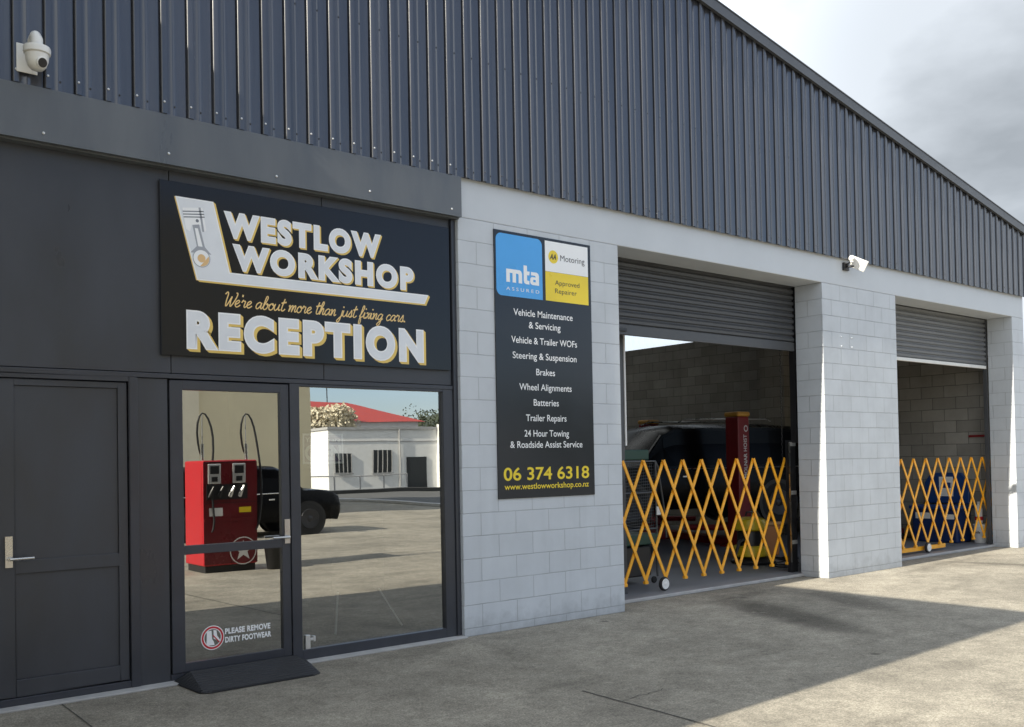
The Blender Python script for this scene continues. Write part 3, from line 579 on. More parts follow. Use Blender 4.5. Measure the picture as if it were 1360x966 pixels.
for k in range(6):
    t = (6-k)/6; flat(b, [(x+0.018*t, z-0.012*t) for x, z in Lp], SY-0.0008-0.0003*k)
    flat(b, [(x-0.006, z-0.003) for x, z in Lp], SY-0.0004) if k == 0 else None
b.build('emblem_shadow', SG['yellow'], s1)
poly_layer(Lp, SY-0.0028, SG['white'], 'emblem_outline')
Li = [(-2.474, 3.383), (-2.213, 3.383), (-2.093, 2.876), (-0.318, 2.876), (-0.350, 2.814), (-2.327, 2.814)]
poly_layer(Li, SY-0.0033, SG['silver'], 'emblem_plate')
# piston drawing on the emblem
pk = mat('sign_grey', (0.20, 0.22, 0.25), 0.4); pk2 = mat('sign_midgrey', (0.38, 0.40, 0.44), 0.4)
b = MB(); PYY = SY-0.0038
def sh(x, z): return (x+0.16*(3.12-z), z)   # the drawing leans with the emblem
flat(b, [sh(*p) for p in ((-2.405, 3.315), (-2.255, 3.335), (-2.252, 3.175), (-2.268, 3.16), (-2.285, 3.21), (-2.355, 3.20), (-2.378, 3.15), (-2.405, 3.165))], PYY, 0)
for zz in (3.285, 3.265, 3.245): flat(b, [sh(-2.408, zz), sh(-2.249, zz+0.02), sh(-2.249, zz+0.028), sh(-2.408, zz+0.008)], PYY-0.0003, 1)
flat(b, [sh(-2.285, 3.16), sh(-2.27, 3.16), sh(-2.268, 3.335), sh(-2.284, 3.333)], PYY-0.0003, 2)
flat(b, [sh(-2.352, 3.2), sh(-2.300, 3.21), sh(-2.285, 3.05), sh(-2.245, 3.0), sh(-2.40, 3.0), sh(-2.345, 3.05)], PYY-0.0002, 2)
flat(b, [sh(-2.338, 3.18), sh(-2.315, 3.18), sh(-2.302, 3.05), sh(-2.335, 3.05)], PYY-0.0005, 0)
o_ = sh(-2.325, 2.965); ring(b, o_[0], o_[1], 0.030, 0.062, PYY-0.0006, 28, 0); disc(b, o_[0], o_[1], 0.030, PYY-0.0004, 20, 3)
ring(b, o_[0], o_[1], 0.060, 0.066, PYY-0.0008, 28, 2)
h_ = sh(-2.31, 3.235); disc(b, h_[0], h_[1], 0.012, PYY-0.0006, 14, 1)
flat(b, [(o_[0]+0.058*math.cos(a), o_[1]+0.058*math.sin(a)) for a in [R(-100+i*12) for i in range(11)]], PYY-0.0009, 3)
b.build('piston_drawing', [SG['white'], pk, pk2, mat('sign_bearing', (0.78, 0.52, 0.25), 0.4)], s1)
b = MB(); script_text(b, "We're about more than just fixing cars.", -2.135, 2.635, 1.595, 0.050, SY-0.001, 0.0043); b.build('script_lettering', SG['gold2'], s1, smooth=True)

s2 = thing('services_sign', 'tall slate services sign with blue and yellow badges on the grey block pier', 'sign', (1.0, -0.012, 1.113))
MB().box(0.395, 1.60, -0.012, -0.0005, 1.113, 3.546).build('sign_panel', SG['panel2'], s2, bevel=0.0015)
TY = -0.012
b = MB(); rr = 0.06; z0, z1, x0, x1 = 2.953, 3.520, 0.414, 0.969
pl = [(x1, z0)]
pl += [(x1-rr+rr*math.cos(R(a)), z1-rr+rr*math.sin(R(a))) for a in range(0, 91, 10)]
pl += [(x0+rr-rr*math.sin(R(a)), z1-rr+rr*math.cos(R(a))) for a in range(0, 91, 10)]
pl += [(x0+rr-rr*math.cos(R(a)), z0+rr-rr*math.sin(R(a))) for a in range(0, 91, 10)]
flat(b, pl, TY-0.0010); b.build('blue_badge', SG['blue'], s2)
b = MB(); Y1 = TY-0.0018                               # the "mta" word as drawn strokes
bz = 3.082
def rect(x0, x1, z0, z1, yy=Y1): flat(b, [(x0, z0), (x1, z0), (x1, z1), (x0, z1)], yy)
flat(b, [(0.530, bz), (0.572, bz), (0.572, bz+0.085), (0.604, bz+0.085), (0.604, bz), (0.645, bz), (0.645, bz+0.085), (0.668, bz+0.085), (0.676, bz+0.077), (0.676, bz), (0.718, bz), (0.718, bz+0.09), (0.708, bz+0.111), (0.690, bz+0.12), (0.530, bz+0.12)], Y1)
flat(b, [(0.738, bz+0.03), (0.745, bz+0.010), (0.765, bz), (0.806, bz), (0.806, bz+0.034), (0.783, bz+0.034), (0.779, bz+0.04), (0.779, bz+0.085), (0.806, bz+0.085), (0.812, bz+0.12), (0.779, bz+0.12), (0.779, bz+0.172), (0.738, bz+0.172)], Y1)
flat(b, [(0.815, bz+0.03), (0.822, bz+0.010), (0.842, bz), (0.925, bz), (0.925, bz+0.09), (0.915, bz+0.111), (0.897, bz+0.12), (0.828, bz+0.12), (0.828, bz+0.088), (0.878, bz+0.088), (0.884, bz+0.074), (0.835, bz+0.074), (0.819, bz+0.062)], Y1)
b.build('badge_word', SG['white'], s2)
b = MB(); flat(b, [(0.853, bz+0.028), (0.884, bz+0.028), (0.884, bz+0.050), (0.853, bz+0.050)], Y1-0.0004); b.build('badge_word_counter', SG['blue'], s2)
b = MB(); text(b, 'ASSURED', 0.528, 3.008, 0.397, 0.030, Y1, 0.0, 1.6); b.build('badge_lettering', SG['white'], s2)
b = MB(); flat(b, [(1.006, 3.232), (1.563, 3.232), (1.563, 3.520), (1.006, 3.520)], TY-0.0010); b.build('white_badge', SG['white'], s2)
b = MB(); flat(b, [(1.006, 2.955), (1.563, 2.955), (1.563, 3.230), (1.006, 3.230)], TY-0.0010); disc(b, 1.110, 3.375, 0.062, TY-0.0016, 32); b.build('yellow_badge', SG['aayel'], s2)
b = MB()
ital = lambda X, Z: (X+0.22*(Z-3.35), TY-0.0024, Z)
text(b, 'AA', 1.066, 3.351, 0.078, 0.050, 0, 0.03, 1.0, xf=ital); b.build('badge_lettering', SG['ink'], s2)
for tx, x_, z_, w_2, h_2 in (('Motoring', 1.200, 3.348, 0.318, 0.056), ('Approved', 1.126, 3.113, 0.318, 0.045), ('Repairer', 1.126, 3.034, 0.282, 0.045)):
    b = MB(); text(b, tx, x_, z_, w_2, h_2, TY-0.0018, 0.0); b.build('badge_lettering', SG['ink'], s2)
for body, x0_, x1_, zc in (('Vehicle Maintenance', .609, 1.345, 2.813), ('& Servicing', .79, 1.185, 2.704), ('Vehicle & Trailer WOFs', .578, 1.396, 2.560), ('Steering & Suspension', .59, 1.386, 2.418), ('Brakes', .87, 1.104, 2.273),
                          ('Wheel Alignments', .662, 1.314, 2.131), ('Batteries', .832, 1.145, 1.989), ('Trailer Repairs', .736, 1.24, 1.846), ('24 Hour Towing', .713, 1.268, 1.703), ('& Roadside Assist Service', .542, 1.442, 1.60)):
    b = MB(); text(b, body, x0_, zc-0.027, x1_-x0_, 0.060, TY-0.0012, 0.006); b.build('lettering', SG['white'], s2)
b = MB(); text(b, '06 374 6318', .462, 1.279, 1.06, 0.112, TY-0.0012, 0.016); b.build('contact_lettering', SG['aayel'], s2); b = MB(); text(b, 'www.westlowworkshop.co.nz', .467, 1.195, 1.05, 0.052, TY-0.0012, 0.010); b.build('contact_lettering', SG['aayel'], s2)

# footwear notice on the lower door pane
n_ = thing('footwear_notice', 'red and white footwear notice stuck low on the glass door', 'sticker', (-2.23, 0.078, 0.1))
b = MB(); NY = 0.0775; c = (-2.232, 0.207)
ring(b, c[0], c[1], 0.062, 0.088, NY, 40, 0); ring(b, c[0], c[1], 0.068, 0.082, NY-0.0008, 40, 1)
flat(b, [(c[0]-0.044, c[1]+0.05), (c[0]-0.008, c[1]+0.052), (c[0]-0.004, c[1]-0.01), (c[0]+0.008, c[1]-0.03), (c[0]+0.014, c[1]-0.054), (c[0]-0.046, c[1]-0.054)], NY-0.0003, 0)
flat(b, [(c[0]+0.006, c[1]+0.055), (c[0]+0.030, c[1]+0.05), (c[0]+0.034, c[1]+0.012), (c[0]+0.056, c[1]-0.022), (c[0]+0.050, c[1]-0.032), (c[0]+0.008, c[1]-0.008)], NY-0.0003, 0)
flat(b, [(c[0]+0.0, c[1]+0.014), (c[0]+0.005, c[1]+0.02), (c[0]+0.054, c[1]-0.036), (c[0]+0.048, c[1]-0.042)], NY-0.0009, 1)
b.build('notice_symbol', [SG['white'], SG['red']], n_)
b = MB(); text(b, 'PLEASE REMOVE', -2.135, 0.222, 0.355, 0.038, NY, 0.042, 1.08); text(b, 'DIRTY FOOTWEAR', -2.135, 0.160, 0.36, 0.038, NY, 0.042, 1.08); b.build('notice_lettering', SG['white'], n_)
# open sign inside the window
o1 = thing('open_sign', 'purple and white open sign hung inside the tall shop window', 'sign', (-1.31, 0.12, 1.45))
b = MB(); b.box(-1.475, -1.115, 0.100, 0.106, 1.46, 1.70); b.build('sign_card', SG['purple'], o1)
b = MB()
for (x0, x1, z0, z1) in ((-1.475, -1.115, 1.685, 1.70), (-1.475, -1.115, 1.46, 1.475), (-1.475, -1.460, 1.475, 1.685), (-1.130, -1.115, 1.475, 1.685)): flat(b, [(x0, z0), (x1, z0), (x1, z1), (x0, z1)], 0.0985)
text(b, 'YES, We are', -1.45, 1.632, 0.31, 0.036, 0.0985, 0.03); text(b, 'OPEN', -1.45, 1.495, 0.31, 0.105, 0.0985, 0.05)
b.build('lettering', SG['white'], o1)

# ================================================================ FITTINGS ON THE WALL
c1 = thing('security_camera', 'white dome security camera on the dark cladding at upper left', 'camera', (-3.46, -0.06, 4.10))
MB().box(-3.540, -3.415, -0.070, -0.0612, 4.005, 4.190).build('mounting_plate', M['white'], c1, bevel=0.004)
b = MB(); b.tube([(-3.455, -0.07, 4.165), (-3.450, -0.12, 4.205), (-3.447, -0.165, 4.215), (-3.445, -0.185, 4.19), (-3.445, -0.187, 4.155)], [0.03, 0.034, 0.036, 0.036, 0.036], 14); b.build('bracket_arm', M['white'], c1, smooth=True)
cz = 4.155; cc = (-3.445, -0.185, 0)
b = MB(); b.lathe((cc[0], cc[1], cz-0.062), [(0.072, 0.0), (0.080, 0.004), (0.082, 0.030), (0.078, 0.045), (0.04, 0.062)], 32); b.build('camera_collar', M['white'], c1, smooth=True)
b = MB(); b.lathe((cc[0], cc[1], cz-0.165), [(0.012, 0), (0.036, 0.006), (0.055, 0.028), (0.066, 0.06), (0.071, 0.10)], 32); b.build('camera_ball', M['white'], c1, smooth=True)
ax = Vector((0.25, -0.85, -0.35)).normalized(); p0 = Vector((cc[0], cc[1], cz-0.105))
b = MB(); b.lathe(p0+ax*0.038, [(0.036, 0), (0.036, 0.025), (0.031, 0.030)], 24, axis=ax); le = b.build('lens_housing', M['white'], c1, smooth=True)
b = MB(); b.lathe(p0+ax*0.062, [(0.029, 0), (0.029, 0.008), (0.012, 0.009)], 24, axis=ax); b.build('lens', M['black'], le, smooth=True)

f1 = thing('floodlight', 'white floodlight with a round motion sensor above the middle grey pier', 'light', (6.15, -0.0, 3.86))
MB().box(6.08, 6.20, -0.03, 0.0, 3.80, 3.90).build('wall_box', M['black'], f1, bevel=0.006)
b = MB(); b.tube([(6.14, -0.03, 3.85), (6.14, -0.08, 3.84), (6.17, -0.11, 3.845)], 0.012, 8); b.tube([(6.13, -0.03, 3.87), (6.12, -0.10, 3.90)], 0.010, 8); b.build('bracket', M['black'], f1, smooth=True)
b = MB(); b.ball((6.11, -0.12, 3.935), 0.040, 16); b.lathe((6.11, -0.12, 3.885), [(0.022, 0), (0.022, 0.03)], 12); b.build('motion_sensor', M['white'], f1, smooth=True)
nrm = Vector((-0.72, -0.55, -0.28)).normalized(); uu = Vector((0.45, -0.15, 0.95)); uu = (uu-nrm*uu.dot(nrm)).normalized(); ww = uu.cross(nrm)
def tilted(x0, x1, y0, y1, z0, z1, name, mt, par, bev=0.0):
    q = MB(); q.box(x0, x1, y0, y1, z0, z1); c = Vector((6.24, -0.14, 3.875))
    q.v = [tuple(c+ww*v[0]+nrm*v[1]+uu*v[2]) for v in q.v]; return q.build(name, mt, par, bevel=bev)
lh = tilted(-.095, .095, -.018, .018, -.07, .07, 'lamp_head', M['white'], f1, .006)
tilted(-.080, .080, .0185, .021, -.056, .056, 'lamp_glass', M['whitepaint'], lh)
# conduit clip holes on the middle pier
t_ = thing('bolt_cluster', 'four small pale bolt stubs left in the middle grey pier', 'bolts', (6.14, 0, 2.85))
for x, z in ((6.02, 2.83), (6.02, 2.95), (6.26, 2.83), (6.26, 2.95)):
    b = MB(); b.lathe((x, 0.0, z), [(0.009, 0), (0.009, 0.008), (0.005, 0.011)], 10, axis=(0, -1, 0)); b.build('bolt', M['beam'], t_)

# rubber threshold ramp
rp = MB(); ny, nx = 64, 10; yb, yf = 0.042, -0.445
def rl(t): return (-2.545+0.02*t, -1.485-0.145*t)     # outer edges from back (t=0) to front
grid = []
for j in range(ny+1):
    t = j/ny; y = yb+(yf-yb)*t; xl, xr = rl(t); bev = 0.115*(1-t)+0.012; cr = 0.0
    if t > 0.9: cr = 0.06*((t-0.9)/0.1)**2
    top = GZ+0.010+0.058*(1-t)+(0.0075 if (j//3) % 2 else 0.0)
    row = [(xl+cr, y, GZ+0.006), (xl+cr+0.004, y, GZ+0.011)]
    for i in range(nx+1): u = i/nx; row.append((xl+cr+bev+(xr-xl-2*cr-2*bev)*u, y, top))
    row += [(xr-cr-0.004, y, GZ+0.011), (xr-cr, y, GZ+0.006)]; grid.append(row)
w_ = len(grid[0])
for j in range(ny):
    for i in range(w_-1): rp.face([grid[j][i], grid[j][i+1], grid[j+1][i+1], grid[j+1][i]])
rp.face([(p[0], p[1]-0.0, GZ+0.0045) for p in (grid[-1][0], grid[-1][-1])]+[grid[-1][-1], grid[-1][0]])
for i in range(w_-1): rp.face([grid[-1][i], (grid[-1][i][0], grid[-1][i][1]-0.002, GZ+0.0045), (grid[-1][i+1][0], grid[-1][i+1][1]-0.002, GZ+0.0045), grid[-1][i+1]])
for i in range(ny):
    for e in (0, -1): rp.face([grid[i][e], (grid[i][e][0], grid[i][e][1], GZ+0.0045), (grid[i+1][e][0], grid[i+1][e][1], GZ+0.0045), grid[i+1][e]])
tag(rp.build('threshold_ramp', M['rubber']), 'black ribbed rubber ramp on the concrete at the glass door', 'ramp')

# ================================================================ EXPANDING GATES
def gate(name, label, xr, cell, ncell, y, z0, z1, wheel_i, foot):
    g_ = thing('expanding_gate', label, 'gate', (xr-cell*ncell/2, y, -0.03), 0, 'yellow expanding gates across the bays')
    H = z1-z0
    def X(i): return xr-cell*(ncell-i)
    hb = 0.0188; bt = 0.0055
    def bar(i0, t0, i1, t1, yy):
        jt = lambda: Vector((random.uniform(-.003, .003), random.uniform(-.001, .001), random.uniform(-.003, .003)))
        a = Vector((X(i0), yy, z0+H*(1-t0)))+jt(); c_ = Vector((X(i1), yy, z0+H*(1-t1)))+jt(); d = (c_-a).normalized(); n = Vector((d.z, 0, -d.x))*hb
        q = MB(); vs = []
        for p in (a-d*0.015, c_+d*0.015):
            for s_, dy in ((-1, -bt), (1, -bt), (1, bt), (-1, bt)): vs.append(p+n*s_+Vector((0, dy, 0)))
        q.add(vs, [(0, 1, 2, 3), (7, 6, 5, 4), (0, 4, 5, 1), (1, 5, 6, 2), (2, 6, 7, 3), (3, 7, 4, 0)])
        if yy < y:
            k = 0
            while k <= 4:
                if t0+(k*.25) <= t1+1e-6: q.lathe((X(i0)+(X(i1)-X(i0))*(k*.25/(t1-t0)), yy-bt, z0+H*(1-t0-k*.25)), [(0.009, 0), (0.008, 0.004)], 8, axis=(0, -1, 0))
                k += 1
        return q.build('bar', M['yellowpc'], g_)
    for i in range(ncell+1):
        # bars falling to the right: top i -> bottom i+2 (cut at the ends at half height)
        if i+2 <= ncell: bar(i, 0, i+2, 1, y-0.008)
        elif i+1 <= ncell: bar(i, 0, i+1, 0.5, y-0.008)
        if i-2 >= 0: bar(i, 0, i-2, 1, y+0.008)
        elif i-1 >= 0: bar(i, 0, i-1, 0.5, y+0.008)
    bar(0, 0.5, 1, 1, y-0.008); bar(ncell, 0.5, ncell-1, 1, y+0.008)
    for i in range(ncell+1):
        q = MB(); q.box(X(i)-0.026, X(i)+0.026, y-0.020, y+0.020, z0-0.022, z0+0.012); q.build('foot_bracket', M['yellowpc'], g_, bevel=0.004)
    for wi in wheel_i:
        wx = X(wi)-0.065; wc = (wx, y-0.03, -0.03+0.078)
        q = MB(); q.lathe((wx, y-0.052, wc[2]), [(0.058, 0), (0.074, 0.004), (0.078, 0.012), (0.078, 0.028), (0.074, 0.036), (0.058, 0.04)], 28, axis=(0, 1, 0)); wo = q.build('wheel', M['tyre'], g_, smooth=True)
        q = MB(); q.lathe((wx, y-0.046, wc[2]), [(0.012, -0.016), (0.020, -0.014), (0.024, -0.008), (0.055, -0.0125), (0.059, -0.009), (0.058, 0.002)], 28, axis=(0, 1, 0)); q.build('wheel_rim', M['whitepaint'], wo, smooth=True)
        q = MB(); q.box(wx-0.006, X(wi)+0.01, y-0.008, y+0.004, wc[2]-0.012, wc[2]+0.012); q.build('wheel_arm', M['yellowpc'], g_)
    if foot:
        q = MB(); q.box(X(foot[0]), X(foot[1]), y+0.02, y+0.06, 0.005, 0.065); q.build('stabiliser_bar', M['yellowpc'], g_, bevel=0.004)
    return g_
gate('g1', 'wide yellow scissor gate across the nearer bay, ending at a black post', 5.585, 0.332, 10, 0.57, 0.088, 1.415, (3,), None)
gate('g2', 'narrower yellow scissor gate across the farther bay with a stabiliser bar', 11.235, 0.364, 10, 0.50, 0.088, 1.36, (4,), (0.5, 5.6))
gp = thing('gate_post', 'black gate post with three steel clamps just inside the nearer bay', 'post', (5.64, 0.52, -0.03))
MB().box(5.575, 5.71, 0.50, 0.56, -0.03, 1.65).build('post_plate', M['black'], gp, bevel=0.004)
MB().box(5.560, 5.574, 0.485, 0.50, 0.10, 1.62).build('edge_strip', M['steel'], gp)
for z in (0.35, 0.98, 1.60):
    MB().box(5.565, 5.70, 0.488, 0.499, z-0.022, z+0.028).build('clamp', M['zinc'], gp, bevel=0.003)

# ================================================================ CARS
def car(root, body_m, glass_m, L=4.6, W_=1.85, H=1.75, bl=0.98, hood=1.05, suv=True, wheel_r=0.36):
    hw = W_/2; N_ = 0
    if suv: st = [(-L/2, .50, .95, .95, .80), (-L/2+.04, .38, bl, H*.66, .92), (-L/2+.10, .34, bl, H-.24, .96), (-L/2+.24, .32, bl, H-.04, .98), (-L/2+.9, .30, bl, H, 1), (0, .30, bl, H, 1), (.55, .30, bl, H-.02, 1), (.78, .30, bl, H-.12, 1), (1.22, .30, bl+.02, bl+.06, .99), (1.6, .31, hood-.03, hood, .99), (L/2-.22, .30, .88, .95, .96), (L/2-.05, .28, .80, .86, .92), (L/2, .34, .66, .70, .88)]
    else: st = [(-L/2, .45, .80, .84, .80), (-L/2+.07, .34, bl, bl+.05, .88), (-L/2+.5, .30, bl, H-.28, .95), (-L/2+1.0, .28, bl, H-.04, .98), (-.35, .28, bl, H, 1), (.15, .28, bl, H-.04, 1), (.5, .28, bl, H-.2, 1), (1.05, .28, bl-.02, bl+.03, .99), (1.6, .30, .80, .84, .98), (L/2-.3, .24, .74, .80, .96), (L/2-.07, .22, .66, .72, .92), (L/2, .28, .58, .62, .86)]
    secs = []
    for x, zb, zbelt, zt, k in st:
        w = hw*k; wr = w*(0.86 if suv else 0.80) if zt > zbelt+0.15 else w*0.90
        secs.append([(x, -w*.90, zb), (x, -w, zb+.14), (x, -w*1.0, (zb+zbelt)/2+.1), (x, -w*.965, zbelt), (x, -wr-(0.02), zbelt+(zt-zbelt)*.55+0.001), (x, -wr, max(zt-.07, zbelt+.02)), (x, -wr*.82, zt-0.005), (x, 0, zt+.015), (x, wr*.82, zt-.005), (x, wr, max(zt-.07, zbelt+.02)), (x, wr+.02, zbelt+(zt-zbelt)*.55+0.001), (x, w*.965, zbelt), (x, w, (zb+zbelt)/2+.1), (x, w, zb+.14), (x, w*.90, zb)])
    b = MB(); n = len(secs[0])
    for i in range(len(secs)-1):
        for j in range(n-1): b.face([secs[i][j], secs[i+1][j], secs[i+1][j+1], secs[i][j+1]])
        b.face([secs[i][0], secs[i][n-1], secs[i+1][n-1], secs[i+1][0]])
    b.face(secs[0]); b.face(secs[-1][::-1])
    body = b.build('body', body_m, root, smooth=True, local=True, bang=50)
    def win_side(s, i0, i1, u0=0.0, u1=1.0):
        a = 3 if s < 0 else 11; c_ = 5 if s < 0 else 9; md = 4 if s < 0 else 10
        q = MB(); rng = range(i0, i1)
        def pt(i, jj, f):
            A, Mi, C_ = Vector(secs[i][a]), Vector(secs[i][md]), Vector(secs[i][c_])
            if f < .55: v = A.lerp(Mi, f/.55)
            else: v = Mi.lerp(C_, (f-.55)/.45)
            return v+Vector((0, s*0.010, 0))
        def P(i, f, sh=0.0):
            return pt(i, 0, f)
        for i in rng:
            fa0, fa1 = (.08, .92)
            A0, A1 = P(i, fa0), P(i, fa1); B0, B1 = P(i+1, fa0), P(i+1, fa1); Am, Bm = P(i, .55), P(i+1, .55)
            q.face([A0, B0, Bm, Am]); q.face([Am, Bm, B1, A1])
        return q.build('side_window', glass_m, root, local=True)
    for s in (-1, 1):
        if suv: win_side(s, 3, 4); win_side(s, 4, 5); win_side(s, 5, 7)
        else: win_side(s, 2, 3); win_side(s, 3, 4); win_side(s, 4, 6)
    for s_ in (-1, 1):
        q = MB(); a_ = 3 if s_ < 0 else 11; q.tube([Vector(secs[i][a_])+Vector((0, s_*.012, .004)) for i in range(3, 8 if suv else 7)], .011, 6); q.build('window_trim', M['steel'], root, smooth=True, local=True)
        for xx in ((.45, -.55) if suv else (.3, -.6)):
            q = MB(); q.box(xx-.10, xx+.02, s_*(hw+.002)-.012, s_*(hw+.002)+.012, bl-.14, bl-.11); q.build('door_handle', M['zinc'], root, bevel=.006, local=True)
    ws, we = (7, 8) if suv else (6, 7)
    q = MB(); o = Vector((0.012, 0, 0.012))
    q.face([Vector(secs[ws][5])+o, Vector(secs[ws][9])+o, Vector(secs[we][11])*1+o+Vector((0, -.06, 0.03)), Vector(secs[we][3])+o+Vector((0, .06, 0.03))]); q.build('windscreen', glass_m, root, local=True)
    q = MB(); o = Vector((-0.012, 0, 0.004)); r0, r1 = (3, 1) if suv else (3, 1)
    q.face([Vector(secs[r0-1][5])+o, Vector(secs[r0-1][9])+o, Vector(secs[1][11])+o+Vector((0, -.05, .02)), Vector(secs[1][3])+o+Vector((0, .05, .02))]); q.build('rear_window', glass_m, root, local=True)
    for x in (L/2-.82, -L/2+.80):
        for s in (-1, 1):
            q = MB(); q.lathe((x, s*(hw-.004), wheel_r), [(wheel_r+.055, 0), (wheel_r+.055, .006)], 32, axis=(0, s, 0)); q.build('wheel_arch', M['black'], root, local=True)
            q = MB(); q.lathe((x, s*(hw-.20), wheel_r), [(wheel_r*.7, 0), (wheel_r*.97, .01), (wheel_r, .04), (wheel_r, .17), (wheel_r*.96, .205), (wheel_r*.68, .21)], 32, axis=(0, s, 0)); tw = q.build('wheel', M['tyre'], root, smooth=True, local=True)
            q = MB(); q.lathe((x, s*(hw+.006), wheel_r), [(wheel_r*.66, 0), (wheel_r*.62, .018), (wheel_r*.2, .006), (wheel_r*.14, .022)], 20, axis=(0, s, 0)); q.build('wheel_rim', alloy, tw, smooth=True, local=True)
    for s in (-1, 1):
        fx = L/2-.16; q = MB(); q.ball((fx, s*(hw*.72), .70 if suv else .62), .10, 12, sx=1.2, sy=1.5, sz=.7); q.build('headlight', M['zinc'], root, smooth=True, local=True)
        q = MB(); q.box(-L/2-.01, -L/2+.12, s*hw*.80-.05, s*hw*.80+.05, .88, 1.10); q.build('tail_light', SG['red'], root, bevel=.02, local=True)
        q = MB(); q.ball((1.0 if suv else .8, s*(hw+.08), bl+.06), .10, 12, sx=.5, sy=1, sz=.7); q.build('wing_mirror', body_m, root, smooth=True, local=True)
    return body
alloy = mat('dark_alloy', (0.05, 0.05, 0.055), 0.4, 0.5)
carb = mat('black_car_paint', (0.005, 0.005, 0.006), 0.28, spec=0.12); carg = mat('dark_car_glass', (0.003, 0.003, 0.004), 0.22, spec=0.08)
suv = thing('parked_suv', 'black four-wheel drive raised on the red hoist inside the workshop', 'car', (8.35, 4.75, 0.28), math.atan2(0.29, -0.957))
car(suv, carb, carg)
b = MB()
for s in (-1, 1): b.tube([(-1.6, s*.62, 1.80), (-1.5, s*.62, 1.84), (.2, s*.62, 1.84), (.35, s*.62, 1.78)], .011, 8)
b.build('roof_rails', M['steel'], suv, smooth=True, local=True)

# ================================================================ HOIST AND WORKSHOP GEAR
redp = mat('hoist_red_paint', (0.22, 0.012, 0.016), 0.38, var=0.12); yelp = mat('cap_yellow', (0.62, 0.32, 0.05), 0.45)
hs = thing('vehicle_hoist', 'red two-post vehicle hoist with yellow caps, black car between its posts', 'hoist', (8.6, 4.7, -0.03))
for px, py in ((8.15, 3.25), (9.10, 6.08)):
    b = MB(); b.box(px-.15, px+.15, py-.13, py+.13, -.03, 2.12); po = b.build('post', redp, hs, bevel=.02)
    b = MB(); b.box(px-.165, px+.165, py-.145, py+.145, 2.12, 2.20); b.build('post_cap', yelp, po, bevel=.025)
    b = MB(); b.box(px-.24, px+.24, py-.22, py+.22, -.03, -.005); b.build('foot_plate', redp, po)
    if py < 4:
        b = MB(); vs, fs = text_data('MOLNAR HOIST', 0.02, 1.05); xs = [v.x for v in vs]; ln = max(xs)-min(xs)
        b.add([(px+.02+v.y*.12*1.0-.01, py-.1325, 1.10+(v.x-min(xs))*0.72/ln) for v in [Vector((v.x, -v.y+.5)) for v in vs]], fs)
        b.build('post_lettering', M['whitepaint'], po)
        b = MB(); ring(b, px+.055, 1.92, .035, .055, py-.1325, 24); b.build('post_emblem', M['zinc'], po)
    d_ = 1 if py < 4 else -1
    b = MB(); b.tube([(px, py, .28), (px+.45, py+d_*.75, .28)], .05, 8); b.tube([(px, py, .28), (px-.55, py+d_*.70, .28)], .05, 8); b.build('lift_arms', redp, po)
b = MB(); b.prism([(8.02, 3.3), (8.30, 3.2), (9.24, 6.0), (8.96, 6.1)], -.028, .09, axis='z'); b.build('base_beam', redp, hs, bevel=.01)
b = MB(); b.prism([(5.9, 5.9), (8.55, 5.1), (8.58, 5.25), (5.93, 6.05)], -.028, .22, axis='z'); b.build('runway_beam', redp, hs, bevel=.01)

# tool trolley near the left jamb of bay one
tgreen = mat('trolley_green', (0.010, 0.055, 0.035), 0.45); tsteel = mat('dull_tube', (0.12, 0.125, 0.13), 0.45, 0.6)
tt = thing('tool_trolley', 'tall wire-sided trolley with a green box on top behind the nearer gate', 'trolley', (3.65, 1.25, -.03))
x0, x1, y0, y1 = 3.10, 3.66, 1.05, 1.60
b = MB()
for x in (x0, x1):
    for y in (y0, y1): b.cyl((x, y, 0.05), (x, y, 1.42), .013, 8)
b.tube([(x1, y0, 1.42), (x1+.04, y0, 1.36), (x1+.16, y0, 0.75), (x1+.17, y0, .5)], .011, 8)
for z in (.62, 1.05, 1.42):
    for y in (y0, y1): b.cyl((x0, y, z), (x1, y, z), .010, 8)
    for x in (x0, x1): b.cyl((x, y0, z), (x, y1, z), .010, 8)
b.build('tube_frame', tsteel, tt, smooth=True)
b = MB()
for i in range(16):
    b.cyl((x0+i*.035, y0+.02, .64), (x0+i*.035+.02, y0+.02, 1.40), .0025, 5)
for i in range(22): b.cyl((x0, y0+.02, .64+i*.035), (x1, y0+.02, .66+i*.035), .0025, 5)
b.build('wire_mesh', tsteel, tt)
b = MB(); b.box(x0+.05, x1-.05, y0+.05, y1-.1, 1.435, 1.56); b.build('top_box', tgreen, tt, bevel=.015)
b = MB(); b.box(x0-.02, x1+.04, y0-.02, y1+.02, .44, .56); b.build('tray', tgreen, tt, bevel=.01)
b = MB(); b.box(x0+.02, x1-.06, y0+.04, y1-.04, .06, .42); b.build('bin', M['black'], tt, bevel=.02)
b = MB(); b.box(x1-.02, x1+.05, y0-.03, y0-.015, .78, .88); b.build('paper_tag', M['whitepaint'], tt)
for x in (x0+.03, x1-.03):
    for y in (y0+.03, y1-.03):
        b = MB(); b.lathe((x, y-.015, .01), [(.035, 0), (.04, .005), (.04, .025), (.035, .03)], 14, axis=(0, 1, 0)); b.build('castor', M['tyre'], tt, smooth=True)

